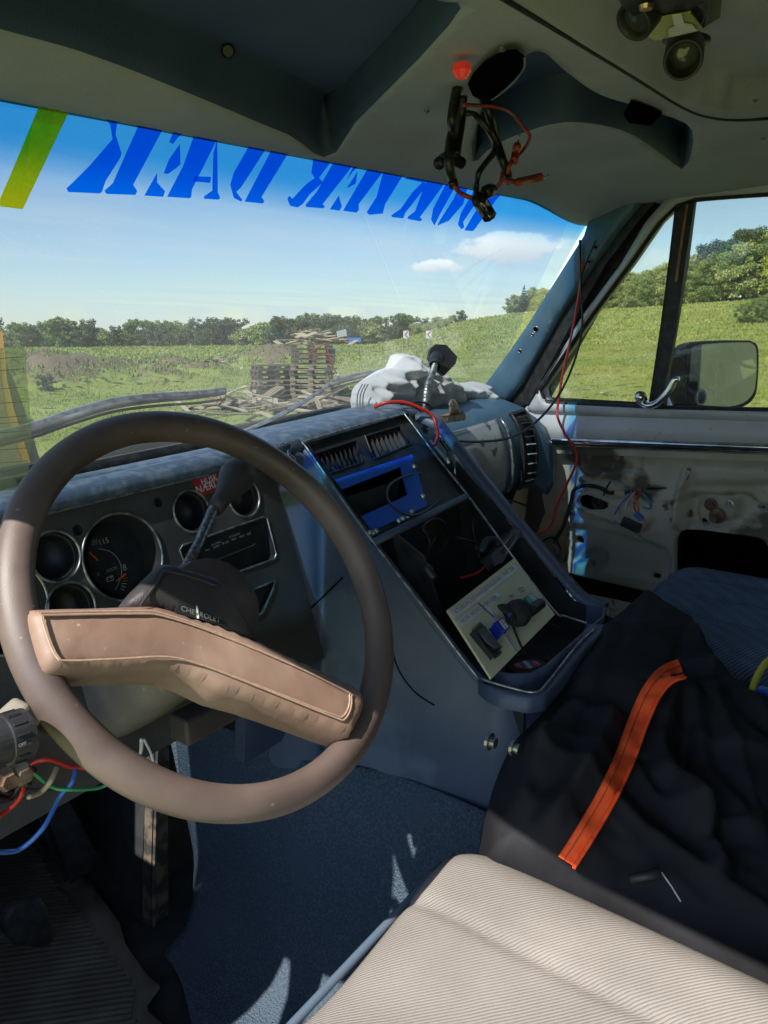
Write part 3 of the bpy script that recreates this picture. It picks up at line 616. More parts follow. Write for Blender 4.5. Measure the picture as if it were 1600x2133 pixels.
# something pale with an orange edge standing right before the van, at the left
pl_ = Pl((sin(azof(30)), cos(azof(30)), 0), 3.4)
def wp(px, py, d=3.4, az=azof(30)):
    r = wray(px, py); n = A(sin(az), cos(az), 0); return A(0, 0, EYE)+r*(d/(r@n))
T = thing('leaning_panel', 'tan panel with a bright orange edge standing outside at the left', 'panel', tuple(wp(-20, 1400)), veh=False)
nb = -A(sin(azof(30)), cos(azof(30)), 0)
obj('panel_board', *plate([wp(*q) for q in [(-160, 690), (-30, 690), (2, 740), (30, 800), (62, 890), (95, 1010), (130, 1150), (150, 1300), (-160, 1300)]], nb, .05), mat('tan_board', (.26, .20, .145), (.31, .25, .18), 3, .7, detail=7), T, bevel=.004)
obj('edge_strip', *plate([wp(px, py, 3.38) for px, py in [(-8, 690), (3, 690), (9, 730), (14, 790), (28, 850), (45, 905), (62, 960), (84, 1020), (110, 1120), (92, 1120), (68, 1020), (45, 960), (26, 905), (10, 850), (2, 790), (-4, 735)]], nb, .03), mat('orange_edge', (.75, .33, .05), (.8, .4, .08), 5, .5), T, bevel=.003)
# ================================================================== THE VAN (van space; parts baked by MV at the end)
VAN = thing('van', 'old van cab seen from the driver door, navy dashboard, tinted windscreen and stripped passenger door', 'van', (.9, .3, -1.35))
WS = Pl((0, 1, .6), .83); RAMP = Pl((0, -.271, .282), -.261); CL = Pl((0, 1, -.3), .826); DR = PX(1.69)
# ---- windscreen
def wsz(x, z): return A(x, .83-.6*z, z)
g = [[wsz(x, z)+A(0, .02*(1-((x-.9)/.85)**2), 0) for z in np.linspace(-.30, .27, 9)] for x in np.linspace(.06, 1.735, 15)]
glass = obj('windscreen', *grid(g), M['glass'], VAN, label='dusty curved windscreen with a blue tinted top band and mirrored lettering', smooth=True)
film = glassy('blue_tint_film', (1, 1, 1), 0, tint2=(.09, .56, .92), z0=1.35+.100, z1=1.35+.165)
g = [[wsz(x, z)+A(0, .02*(1-((x-.9)/.85)**2)-.006, 0) for z in np.linspace(.095, .26, 9)] for x in np.linspace(.07, 1.73, 15)]
obj('tint_band', *grid(g), film, glass, smooth=True)
WL_ = Pl((0, 1, .6), .83+.008)
bl = glassy('blue_letter_film', (.02, .50, 1.0), 0, .05, dcol=(.0, .2, .9)); bl2 = glassy('yellow_letter_film', (.85, .82, .10), 0, .40, dcol=(.8, .78, .08), dsc=60)
def ltr(pts, m=bl, nm='letter'): return obj(nm, *plate(WL_.ps(pts), WL_.n, .0004), m, glass)
zl = lambda P: [(x/2, y/2) for x, y in P]
LT = [[(420, 440), (535, 480), (488, 515), (482, 560), (507, 640), (500, 660), (440, 755), (425, 800), (415, 806), (285, 800), (278, 785), (300, 765), (375, 690), (470, 580), (460, 520), (425, 475)],
      [(565, 480), (585, 440), (700, 440), (690, 515), (670, 555), (555, 770), (572, 795), (565, 812), (445, 808), (436, 795), (470, 765), (575, 530)],
      [(735, 520), (800, 520), (780, 540), (740, 575), (722, 600), (706, 592)], [(750, 600), (752, 650), (752, 685), (735, 700), (700, 725), (683, 722), (705, 665)],
      [(655, 722), (655, 760), (688, 797), (680, 820), (602, 815)],
      [(825, 520), (915, 520), (905, 580), (800, 790), (797, 820), (790, 826), (697, 820), (765, 690)], [(905, 580), (908, 800), (918, 825), (910, 832), (850, 828), (852, 818), (885, 795), (890, 640)],
      [(815, 735), (880, 737), (876, 762), (805, 756)],
      [(1060, 570), (1118, 570), (1115, 610), (1005, 780), (985, 800), (1010, 832), (1005, 840), (975, 825), (960, 770), (975, 720)],
      [(1145, 600), (1225, 600), (1205, 632), (1090, 820), (1102, 838), (1095, 848), (1020, 840)],
      [(1310, 640), (1385, 640), (1375, 680), (1330, 740), (1345, 760), (1290, 810), (1262, 850), (1240, 864), (1210, 858), (1198, 830), (1206, 816), (1220, 828), (1245, 800), (1280, 765), (1312, 742), (1298, 720)],
      [(1400, 660), (1480, 660), (1470, 690), (1345, 850), (1355, 862), (1345, 868), (1275, 862), (1275, 852), (1320, 800)],
      [(1480, 680), (1510, 680), (1470, 715), (1445, 750)], [(1490, 715), (1482, 765), (1445, 785)], [(1412, 815), (1425, 860), (1415, 878), (1375, 872)],
      [(1540, 690), (1610, 690), (1600, 710), (1495, 850), (1495, 875), (1485, 886), (1430, 878)]]
for q in LT: ltr(zl(q))
z8 = lambda P: [(800+x/2, y/2) for x, y in P]
for q in [[(0, 705), (88, 720), (70, 745), (5, 850), (-5, 890), (-60, 895), (-72, 885), (-30, 820)], [(88, 745), (120, 720), (178, 735), (165, 790), (90, 885), (80, 910), (35, 905), (30, 898), (70, 870), (120, 800), (160, 760)],
          [(180, 745), (255, 745), (245, 775), (150, 905), (160, 915), (150, 922), (98, 912), (100, 903), (130, 880)],
          [(262, 760), (300, 765), (290, 790), (240, 880), (210, 940), (197, 915), (205, 870)], [(318, 765), (350, 775), (330, 850), (270, 920), (222, 940), (235, 915), (290, 830)],
          [(372, 800), (404, 806), (398, 822), (330, 925), (335, 948), (322, 955), (308, 935), (320, 890)], [(432, 804), (486, 812), (468, 832), (378, 955), (370, 963), (335, 960), (370, 900)]]: ltr(z8(q))
ltr(zl([(190, 380), (300, 390), (350, 430), (350, 445), (300, 440), (95, 872), (0, 860), (0, 830), (40, 740)]), bl2, 'yellow_stripe')
# paper sheet taped inside the glass at the left, ruled lines
SH = Pl((0, 1, .6), .83-.010)
shm = glassy('yellowed_clear_sheet', (.80, .85, .68), .3, .16, dcol=(.7, .7, .5))
sheet = obj('clear_document_sheet', *plate(SH.ps([(-160, 738), (52, 722), (66, 905), (58, 1010), (-160, 1060)]), SH.n, .0005), shm, VAN, label='see-through yellowed sheet with ruled lines at the left edge of the glass')
parts = []
for i, y in enumerate([745, 770, 808, 838, 868, 880, 899, 935, 962]): parts.append(tube(SH.off(.0008).ps([(-150, y+14), (50+i, y-2)]), .0003, 4))
obj('ruled_lines', *merge(*parts), M['inkg'], sheet)
# lower glass seal and cowl lip
g = []
for x in np.linspace(.06, 1.7, 20):
    c = .02*(1-((x-.9)/.85)**2); g.append([A(x, .985+c, -.232), A(x, .968+c, -.205), A(x, .952+c, -.203), A(x, .945+c, -.215), A(x, .945+c, -.24)])
obj('glass_seal', *grid(g), M['rubber'], VAN, smooth=True)
v, f = merge(plate(PZ(-.2145).ps([(82, 1012), (96, 1004), (140, 1002), (260, 972), (380, 945), (378, 955), (250, 985), (110, 1012), (80, 1022)]), (0, 0, 1), .001)); obj('paper_scrap', v, f, M['labelw'], VAN)
# ---- wipers outside
def wiper(pts, r, armp, lab):
    w_ = Pl((0, 1, .6), .83+.035); P = crv(w_.ps(pts), 8); blade = obj('wiper', *tube(P, r, 8, flat=.5), mat('dusty_wiper_rubber', (.055, .055, .055), (.20, .20, .19), 22, .7, detail=8), VAN, label=lab, smooth=True)
    P2 = P+A(0, .0, .004); obj('wiper_spine', *tube(P2, [r[0]*.5 if hasattr(r, '__len__') else r*.5]*3, 6), M['silver'], blade)
    P3 = P-A(0, 0, .009); obj('wiper_lip', *tube(P3, .0022, 6), M['rubber'], blade)
    if armp: obj('wiper_arm', *tube(crv([Pl((0, 1, .6), .83+o).p(*q) for q, o in armp], 5), [.008, .007, .004], 6, flat=.5), M['silver'], blade)
    return blade
wiper([(-60, 925), (60, 898), (150, 868), (240, 843), (330, 832), (400, 828), (468, 820)], [.013, .0125, .0115, .008, .004], None, 'dusty left wiper blade lying across the driver side glass')
wiper([(690, 800), (760, 782), (850, 768), (940, 756)], [.008, .009, .008, .004], [((488, 908), .02), ((570, 872), .03), ((640, 832), .04), ((690, 800), .045)], 'right wiper blade and silver arm crossing behind the white cloth')
# ---- roof lining as one moulded surface with pockets pressed into it
def at2(px, py, z): return PZ(z).p(px, py)[:2]
# pockets
R1 = np.array([at2(0, 80, .203)-A(.35, -.0), at2(0, 82, .203), at2(200, 135, .203), at2(400, 200, .202), at2(600, 268, .2), at2(700, 298, .2), at2(935, 100, .205), at2(915, 40, .21), at2(830, 0, .215), A(.35, .30), A(.1, .30)])
R2 = np.array([at2(*q, .205) for q in [(985, 335), (1060, 305), (1150, 281), (1230, 282), (1320, 306), (1420, 364), (1440, 300), (1350, 262), (1250, 232), (1180, 190), (1120, 150), (1060, 185), (1010, 230)]])
R3 = np.array([A(-.4, -1.3), A(-.4, .318), A(.6, .322), A(1.02, .312), A(1.12, .29), A(1.2, .22), A(1.22, -1.3)])
def zroof(x, y):
    D = segd(np.stack([x, y], -1), R3)
    return .185+.030*sms(.72, .60, y)+.012*sms(.60, .2, y)-.03*sms(1.42, 1.70, x)+.03*np.where(inside(np.stack([x, y], -1), R3), sms(0, .012, D), 0)
RP = PZ(.2)
def hroof(uv, d): w_ = RP.w(uv); return .2-zroof(w_[:, 0], w_[:, 1])
def c3r(loop): return crv(np.concatenate([loop, np.full((len(loop), 1), .2)], 1), 4, True)
R1s, R2s = c3r(R1), c3r(R2)
xs = np.linspace(.085, 1.755, 40); ro = [A(x, .735, .2) for x in xs]+[A(1.755, -1.35, .2), A(.085, -1.35, .2)]
roof = obj('roof_lining', *relief(ro, RP, .012, hroof, thick=.004, holes=[R1s, R2s]), M['head'], VAN, label='grey moulded roof lining with overhead pockets', smooth=True)
for loop, dpt, ins, lab_ in ((R1s, .085, .030, 'recessed pocket with painted-in shade in the lining above the driver'), (R2s, .08, .028, 'recessed pocket with painted-in shade in the lining above the passenger')):
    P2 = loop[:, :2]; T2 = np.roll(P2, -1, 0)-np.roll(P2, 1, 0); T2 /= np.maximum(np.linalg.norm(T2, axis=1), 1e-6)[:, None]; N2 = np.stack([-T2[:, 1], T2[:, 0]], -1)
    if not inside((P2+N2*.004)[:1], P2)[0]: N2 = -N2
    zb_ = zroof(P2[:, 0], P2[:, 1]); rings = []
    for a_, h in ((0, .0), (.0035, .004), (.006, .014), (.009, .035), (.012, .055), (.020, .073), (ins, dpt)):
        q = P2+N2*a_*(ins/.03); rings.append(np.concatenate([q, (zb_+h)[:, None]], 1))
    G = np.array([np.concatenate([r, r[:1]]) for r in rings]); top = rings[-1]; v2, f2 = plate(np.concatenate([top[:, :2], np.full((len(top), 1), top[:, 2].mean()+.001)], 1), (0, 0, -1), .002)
    pk_ = obj('overhead_pocket', *grid(G), M['pocket_shade'], roof, smooth=True, label=lab_); zc_ = zb_.min()+.068; q = P2+N2*.011; obj('pocket_ceiling', *plate(np.concatenate([q, np.full((len(q), 1), zc_)], 1), (0, 0, -1), .003), M['pocket_shade'], pk_)
sm_ = crv([PZ(.2245).p(*q) for q in [(1040, -8), (1180, 75), (1320, 160), (1420, 222), (1475, 243), (1540, 250), (1640, 244)]], 5); obj('lining_seam', *tube(sm_, .0022, 6), M['blackm'], roof, smooth=True)
for q_ in [(1046, 99), (889, 229), (1575, 207), (1590, 286)]: c = PZ(.213 if q_[1] < 280 else .2).p(*q_); obj('lining_screw', *lathe(c, c-A(0, 0, .004), [(.003, 0), (.003, .6), (0, 1)], 8), M['steel'], roof)
def rz(px, py, z): p = PZ(z).p(px, py); return p
obj('lining_plug', *lathe(rz(475, 106, .252), rz(475, 106, .246), [(0, 1), (.005, 1), (.0075, .4), (.0075, -.6)], 14), M['black'], roof)
# dark hole behind the dangling wires and the slotted tab on the bow
pz = PZ(.212); c3 = pz.p(1040, 152)
hole = obj('lamp_hole', *relief(circ(pz, c3, .078, 36, .034, radians(0)) if False else [pz.p(*q) for q in [(985, 158), (1010, 132), (1045, 112), (1075, 107), (1093, 122), (1090, 145), (1065, 175), (1035, 200), (1008, 212), (985, 200), (975, 178)]], pz, .004, thick=.002), M['void'], roof)
obj('hole_rim', *tube(crv([pz.off(.001).p(*q) for q in [(1093, 122), (1090, 145), (1065, 175), (1035, 200), (1008, 212)]], 6), .0012, 6), M['steel'], hole)
pz = PZ(.216)
obj('bow_slot', *plate([pz.p(*q) for q in [(1300, 240), (1315, 216), (1378, 240), (1356, 262), (1310, 256)]], pz.n, .004), M['void'], roof)
# roof skin, rear wall, passenger side wall behind the door, floor pan: the closed shell of the cab
obj('roof_skin', *merge(box((.93, -.28, .34), (1.76, 2.04, .03)), box((.93, .725, .28), (1.76, .02, .15))), M['doorg'], VAN, bevel=.01)
obj('roof_rail_sun_blocker', *merge(box((.078, -.525, .2315), (.016, 1.65, .221)), box((.078, .52, .255), (.016, .44, .17))), M['doorg'], VAN)  # unseen rail, lowered to block sun from jacket and seat edge
obj('load_bay_wall', *box((.9, -1.36, -.4), (1.8, .03, 1.5)), M['blackm'], VAN)
obj('rear_side_panel', *box((1.765, -.72, -.4), (.03, 1.25, 1.4)), M['blackm'], VAN)
obj('outer_side_panel', *box((1.80, -1.35, -.42), (.03, 2.45, 1.5)), mat('outer_van_paint', (.33, .33, .31), (.38, .38, .36), 6, .35), VAN)
obj('rear_left_panel', *box((0.0, -.95, -.4), (.03, .8, 1.4)), M['blackm'], VAN)
# unseen driver-side pillar and corner, outline shaped to block sun on wheel and carpet
pil_ = [A(.085, y, z) for y, z in [(.98, -.26), (.72, .20), (.3, .20), (.3, .122), (.38, .140), (.44, .166), (.54, .137), (.61, .094), (.598, .0), (.602, -.19), (.62, -.235), (.765, -.265), (.775, -.45), (.775, -.9), (1.2, -.9), (1.2, -.26)]]
obj('driver_frame_sun_blocker', *plate(pil_, (1, 0, 0), .012), M['doorg'], VAN)
obj('driver_side_light_blocker', *box((.05, .22, -.93), (.05, 1.08, .42)), M['doorg'], VAN, bevel=.01)  # unseen panel added to cut light entering the open driver side
# ---- passenger A-pillar and door frame
S1 = PX(1.672); S2 = PX(1.685); S3 = PX(1.676)
a_p = obj('windscreen_pillar', *relief([S1.p(*q) for q in [(1212, 408), (1222, 430), (1226, 460), (1216, 492), (1160, 580), (1100, 676), (1050, 748), (1003, 812), (1020, 828), (1055, 836), (1085, 800), (1166, 655), (1237, 550), (1295, 470), (1345, 410), (1300, 385)]], S1, .012, lambda uv, d: .006*np.sqrt(np.clip(d/.012, 0, 1)), thick=.05), M['pillar'], VAN, label='blue-grey windscreen pillar with screw holes', smooth=True)
for px, py, r in [(1116, 686, .0065), (1109, 697, .003), (1083, 731, .004), (1241, 515, .004), (1228, 545, .0035)]:
    c = S1.off(.0065).p(px, py); obj('screw_hole', *cyl(c, c+A(.002, 0, 0), r, n=14), M['void'], a_p)
    obj('hole_ring', *tube(circ(S1.off(.007), c, r, 14), .0008, 5, closed=True), M['steel'], a_p)
obj('pillar_seam', *tube(crv(S1.off(.008).ps([(1241, 500), (1222, 545), (1212, 580), (1205, 640)]), 5), .0012, 5), M['blackm'], a_p)
obj('pillar_gap', *plate([S2.p(*q) for q in [(1345, 400), (1237, 545), (1166, 650), (1085, 795), (1050, 835), (1070, 850), (1100, 842), (1201, 655), (1262, 550), (1330, 460), (1390, 392), (1420, 380)]], S2.n, .06), M['rubber'], VAN)
obj('pillar_core', *plate(PX(1.72).ps([(1345, 395), (1232, 545), (1165, 655), (1085, 795), (1050, 850), (1130, 862), (1128, 830), (1226, 655), (1306, 548), (1365, 462), (1405, 412), (1500, 385)]), A(-1, 0, 0), .06), M['rubber'], VAN)
# ---- passenger door
DOOR = bpy.data.objects.new('passenger_door', None); DOOR.location = Vector((1.69-.9, .4-.3, -.5+1.35)); link(DOOR, VAN); ORG[DOOR.name] = A(1.69, .4, -.5); DOOR['label'] = 'passenger door stripped to bare metal below its window'
outer = [(1098, 852), (1120, 815), (1215, 655), (1293, 550), (1345, 462), (1395, 405), (1450, 382), (1640, 345), (2100, 300), (2100, 900), (1115, 862)]
inner = [(1130, 828), (1124, 812), (1135, 795), (1232, 655), (1310, 550), (1372, 462), (1410, 425), (1450, 412), (1640, 398), (2050, 380), (2050, 866), (1640, 858), (1370, 852), (1140, 840)]
obj('window_frame', *relief(S3.ps(outer), S3, .012, lambda uv, d: .010*np.sqrt(np.clip(d/.02, 0, 1)), thick=.05, holes=[S3.ps(inner)]), M['doorg'], DOOR, smooth=True)
sealp = crv(S3.off(-.004).ps(inner), 6, True); obj('window_seal', *tube(sealp, .0085, 8, True), M['rubber'], DOOR, smooth=True)
G1 = PX(1.70)
obj('side_window', *plate(G1.ps([(1125, 835), (1130, 790), (1310, 545), (1420, 410), (2050, 360), (2050, 880), (1130, 850)]), G1.n, .004), M['glassd'], DOOR)
dv = obj('window_divider', *plate(PX(1.688).ps([(1411, 412), (1446, 408), (1428, 550), (1405, 690), (1386, 800), (1380, 858), (1350, 853), (1375, 690), (1393, 550)]), A(-1, 0, 0), .02), M['rubber'], DOOR, bevel=.003)
obj('divider_channel', *plate(PX(1.685).ps([(1429, 425), (1434, 425), (1411, 587), (1405, 587)]), A(-1, 0, 0), .002), mat('dry_wood_felt', (.33, .17, .09), (.25, .12, .07), 60, .8), dv)
# vent latch
LP = PX(1.665)
lt = obj('vent_latch', *tube(crv(LP.ps([(1328, 832), (1350, 845), (1372, 838), (1392, 815), (1405, 792), (1415, 790)]), 6), [.010, .012, .012, .010, .007], 10, flat=.7), M['chrome'], DOOR, smooth=True)
obj('latch_knob', *lathe(LP.p(1338, 832), LP.off(.02).p(1332, 822), [(0, 0), (.011, 0), (.012, .7), (.009, 1), (0, 1)], 16), M['chrome'], lt, smooth=True)
# window sill (folded band), chrome strip, screw flange
def yz(px, py, x=1.69): return PX(x).p(px, py)
def band(rows, m, nm, par, **k):
    g = [];
    for (pa, pb, xo) in rows: a, b = yz(*pa), yz(*pb); g.append([A(xo, (a+(b-a)*t)[1], (a+(b-a)*t)[2]) for t in np.linspace(0, 1, 14)])
    return obj(nm, *grid(g), m, par, smooth=k.get('smooth', False), solid=.003)
sill = band([((1098, 846), (2050, 872), 1.692), ((1092, 862), (2050, 880), 1.680), ((1086, 884), (2050, 905), 1.668), ((1090, 904), (2050, 928), 1.664), ((1092, 908), (2050, 934), 1.675)], M['doorg'], 'window_sill', DOOR, smooth=True)
cs = band([((1094, 906), (2050, 936), 1.668), ((1094, 909), (2050, 939), 1.660), ((1094, 913), (2050, 944), 1.659), ((1095, 917), (2050, 948), 1.668), ((1095, 920), (2050, 952), 1.664), ((1096, 924), (2050, 957), 1.672)], M['chrome'], 'chrome_strip', DOOR, smooth=True)
ds = band([((1094, 923), (2050, 954), 1.674), ((1097, 938), (2050, 972), 1.676), ((1099, 939), (2050, 973), 1.70)], M['skin'], 'screw_flange', DOOR)
for px, py in [(1139, 921+3), (1354, 933), (1547, 944)]:
    c = PX(1.6735).p(px, py+2); obj('flange_screw', *lathe(c, c-A(.002, 0, 0), [(0, 1), (.003, 1), (.004, 0)], 10), M['steel'], ds)
# inner skin
zD = lambda x, y: (1050+x/2.844, 550+y/2.844)
DP = PX(1.70)
def dcir(x, y, r, n=20, ry=None): return circ(DP, DP.p(*zD(x, y)), r, n, ry)
K = .00040                                             # metres per zoomed pixel at the door
bighole = [DP.p(*zD(*q)) for q in [(1012, 1830), (1015, 1640), (1035, 1590), (1080, 1572), (1180, 1575), (1500, 1620), (1540, 1640), (1590, 1700), (2300, 1700), (2300, 2000), (1100, 2000), (1030, 1880)]]
spk = [DP.p(*zD(*q)) for q in [(185, 1500), (230, 1478), (330, 1475), (372, 1500), (378, 1560), (368, 1640), (380, 1700), (362, 1770), (300, 1785), (240, 1770), (205, 1720), (185, 1640), (172, 1570)]]
oval = [DP.p(*zD(*q)) for q in [(452, 1390), (470, 1362), (520, 1352), (600, 1380), (640, 1400), (640, 1425), (600, 1450), (520, 1450), (470, 1430)]]
top_ = circ(DP, DP.p(*zD(965, 1112)), .013, 16, .010)
holes = [bighole, spk, oval, top_, dcir(430, 1648, .0115, 16), dcir(895, 1860, .010, 14, .006), dcir(1515, 1465, .005, 10), dcir(1550, 1467, .005, 10), dcir(1180, 1530, .008, 12), dcir(350, 1390, .0035, 8), dcir(532, 1515, .0035, 8), dcir(800, 1615, .006, 10, .004),
         [DP.p(*zD(*q)) for q in [(838, 1326), (962, 1324), (962, 1338), (838, 1342)]]]
skin_o = [DP.p(*zD(*q)) for q in [(140, 1085), (1560, 1118), (2300, 1140), (2300, 2000), (1100, 2000), (700, 1905), (330, 1820), (180, 1740), (160, 1500), (150, 1300)]]
E1 = []
def emb(pts, h, w): E1.append((DP.uv([DP.p(*zD(*q)) for q in pts]), h, w))
emb([(440, 1440), (420, 1380), (450, 1340), (520, 1335), (700, 1390), (870, 1440), (900, 1500), (860, 1560), (760, 1570), (560, 1500)], .010, .010)
emb([(470, 1110), (820, 1100), (820, 1230), (480, 1225)], -.006, .008)
emb([(1070, 1215), (1105, 1215), (1090, 1290), (1060, 1400), (1040, 1560), (1000, 1560), (1015, 1400), (1035, 1290)], .010, .006)
emb([(1090, 1365), (1460, 1365), (1500, 1420), (1600, 1430), (1700, 1600), (1480, 1600), (1090, 1550)], -.012, .008)
emb([(1150, 1395), (1400, 1395), (1380, 1500), (1350, 1530), (1150, 1560), (1130, 1480)], .010, .010)
emb([(390, 1530), (700, 1600), (960, 1680), (990, 1760), (980, 1880), (600, 1820), (400, 1760)], -.007, .014)
emb([(445, 1770), (470, 1705), (530, 1690), (590, 1720), (600, 1780), (560, 1830), (480, 1825)], -.010, .008)
emb([(1120, 1180), (2200, 1200), (2200, 1300), (1120, 1300)], .004, .012)
emb([(830, 1178), (1000, 1178), (1000, 1186), (830, 1186)], -.004, .002)
def hdoor(uv, d):
    h = np.zeros(len(uv))
    for lp, hh, w in E1: D = segd(uv, lp); h += 2.6*hh*np.where(inside(uv, lp), sms(0, w*.5, D), 0)
    return h+.0012*nz(uv, 9, 3)
skin = obj('inner_skin', *relief(skin_o, DP, .0085, hdoor, thick=.02, holes=holes), M['skin'], DOOR, smooth=True, label='bare grey-green metal door skin with holes and wiring')
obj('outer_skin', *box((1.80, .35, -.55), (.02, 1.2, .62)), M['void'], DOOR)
for x, y, r in [(680, 1140, .007), (465, 1276, .0055), (397, 1467, .0065), (522, 1772, .0065), (1000, 1515, .005), (1225, 1425, .008), (1335, 1420, .006)]:
    c = DP.off(.004).p(*zD(x, y)); b_ = obj('bolt', *lathe(c, c-A(.010, 0, 0), [(r*1.7, 0), (r*1.7, .15), (r, .2), (r, 1), (0, 1)], 6 if r < .007 else 16), M['rust'] if r > .0065 else M['steel'], skin)
c = DP.off(.01).p(*zD(1262, 1492)); obj('crank_spindle', *lathe(c, c-A(.03, 0, 0), [(.017, 0), (.016, .1), (.009, .15), (.008, 1), (0, 1)], 16), M['rust'], skin)
c = DP.off(-.012).p(*zD(568, 1408)); obj('regulator_wheel', *lathe(c, c-A(.014, 0, 0), [(.019, 0), (.019, .6), (.016, .9), (.012, .6), (.007, .6), (.006, 1), (0, 1)], 24), M['rubber'], skin, smooth=True)
obj('pressed_oval', *tube(crv([DP.off(.006).p(*zD(*q)) for q in [(440, 1400), (470, 1345), (540, 1340), (660, 1385), (720, 1425)]], 6), .004, 6), M['skin'], skin)
# rust streak, torn speaker trim
obj('rust_rib', *relief([DP.off(.008).p(*zD(*q)) for q in [(1085, 1210), (1108, 1212), (1095, 1260), (1070, 1300), (1035, 1400), (1000, 1420), (1010, 1370), (1045, 1290)]], DP.off(.008), .006, lambda uv, d: .003*np.sqrt(np.clip(d/.006, 0, 1)), thick=.002), M['rust'], skin, smooth=True)
obj('torn_liner', *relief([DP.off(.005).p(*zD(*q)) for q in [(180, 1640), (215, 1630), (240, 1650), (235, 1700), (275, 1720), (268, 1755), (330, 1795), (300, 1830), (230, 1800), (190, 1760), (175, 1700)]], DP.off(.006), .004, lambda uv, d: .006*np.sqrt(np.clip(d/.006, 0, 1))+.003*nz(uv, 60, 1), thick=.003), M['cream'], skin, smooth=True)
# door wiring
def dw(pts, r, m, par, nm='wire', o=.02): return obj(nm, *tube(crv([DP.off(o+.006*((i*7) % 3)).p(*zD(*q)) for i, q in enumerate(pts)], 7), r, 6), M[m], par, smooth=True)
loom = dw([(300, 1640), (350, 1560), (375, 1480), (400, 1400), (410, 1350), (440, 1322), (500, 1312), (570, 1325), (620, 1355), (660, 1352)], .0048, 'blk', DOOR, 'wiring_loom', .010)
dw([(590, 1370), (605, 1330), (630, 1290)], .0022, 'blk', loom, 'cable_tie'); c = DP.off(.014).p(*zD(688, 1352)); obj('connector_plug', *box(tuple(c), (.012, .024, .010)), M['tanw'], loom, bevel=.001)
c = DP.off(.014).p(*zD(735, 1348)); obj('tape_wrap', *tube([DP.off(.014).p(*zD(705, 1352)), DP.off(.014).p(*zD(770, 1345))], .0042, 8), M['blk'], loom)
for pts, m in [([(760, 1345), (730, 1380), (680, 1440), (650, 1500), (665, 1530), (700, 1540)], 'bluew'), ([(770, 1340), (800, 1330), (812, 1360), (780, 1400), (770, 1440), (790, 1480)], 'redw'), ([(775, 1345), (770, 1380), (790, 1430), (800, 1470)], 'oran'),
               ([(790, 1335), (840, 1370), (872, 1420), (860, 1450), (820, 1440)], 'bluew'), ([(780, 1350), (740, 1390), (690, 1440), (690, 1500), (720, 1520)], 'tanw'), ([(770, 1355), (735, 1400), (720, 1450), (750, 1490)], 'whitew'), ([(800, 1500), (840, 1530), (835, 1570), (790, 1580)], 'pinkw'), ([(810, 1345), (850, 1400), (865, 1430)], 'greenw')]: dw(pts, .0017, m, loom, 'wire', .022)
c = DP.off(.03).p(*zD(755, 1545)); obj('switch_plug', *box(tuple(c), (.016, .045, .022), [A(1, 0, 0), A(0, .95, .3), A(0, -.3, .95)]), M['black'], loom, bevel=.002)
c = DP.off(.03).p(*zD(800, 1495)); obj('blue_plug', *box(tuple(c), (.010, .02, .012), [A(1, 0, 0), A(0, .8, .6), A(0, -.6, .8)]), M['bluew'], loom, bevel=.001)
for pts, m in [([(230, 1640), (290, 1620), (340, 1690), (350, 1760)], 'blk'), ([(285, 1640), (320, 1640), (345, 1700), (352, 1770)], 'tanw'), ([(300, 1650), (310, 1700), (330, 1740)], 'bluew'), ([(285, 1665), (305, 1672), (320, 1715)], 'whitew')]: dw(pts, .0022, m, loom, 'wire', -.015)
# cream inner cowl side in front of the door and hinge area
CP = PX(1.715)
obj('cowl_side', *relief(CP.ps([(1020, 930), (1180, 925), (1200, 1000), (1190, 1120), (1160, 1200), (1100, 1240), (1020, 1240)]), CP, .012, lambda uv, d: .001*nz(uv, 9, 3), thick=.01), M['cream'], VAN, smooth=True)
obj('door_hinge_flap', *plate([PX(1.60).p(*q) for q in [(1116, 970), (1126, 1020), (1134, 1068), (1118, 1110), (1118, 1200), (1130, 1240), (1100, 1280), (1075, 1200), (1092, 1090), (1102, 1010)]], A(-1, 0, 0), .004), M['darkpad'], VAN)
# sill and floor beside the passenger seat
SP = PZ(-.80)
g = [];
for y in np.linspace(1.05, -.4, 24): g.append([A(1.70, y, -.700), A(1.685, y, -.715), A(1.665, y, -.720), A(1.655, y, -.745), A(1.64, y, -.752), A(1.60, y, -.755), A(1.585, y, -.80), A(1.56, y, -.835), A(1.1, y, -.845), A(.9, y, -.86)])
floorp = obj('passenger_floor', *grid(g), M['sillm'], VAN, smooth=True, label='scuffed bare metal floor and sill by the passenger door')
c3 = PZ(-.838); vp = [c3.p(*q) for q in [(1243, 1262), (1252, 1256), (1300, 1254), (1330, 1262), (1320, 1290), (1260, 1295), (1245, 1285)]]
obj('floor_vent', *tube(crv(vp, 4, True), .004, 6, True), M['rubber'], floorp)
obj('vent_bars', *merge(*[tube([c3.p(1255+i*11, 1262), c3.p(1258+i*11, 1290)], .0018, 5) for i in range(6)]), M['rubber'], floorp)
# ---- side mirror outside
mc_ = yz(1487, 782, 1.93); ax = np.cross(A(0, 0, 1), A(-.66, -.75, .02)); ax /= np.linalg.norm(ax); nrm = A(-.66, -.75, .02); nrm /= np.linalg.norm(nrm)
MP = Pl(nrm, nrm@mc_)
mo = [(1396, 800), (1400, 755), (1425, 722), (1460, 712), (1540, 709), (1568, 712), (1580, 730), (1578, 800), (1570, 830), (1545, 848), (1500, 855), (1430, 853), (1402, 835)]
mi = [(1430, 745), (1445, 722), (1480, 716), (1545, 713), (1566, 716), (1575, 735), (1573, 800), (1563, 826), (1540, 842), (1500, 848), (1450, 846), (1432, 830)]
mh = obj('side_mirror', *relief(MP.ps(crv(mo, 4, True)), MP, .008, lambda uv, d: -.0+0*d, thick=.03), M['rubber'], DOOR, smooth=False, bevel=.006, label='chrome door mirror reflecting the van side')
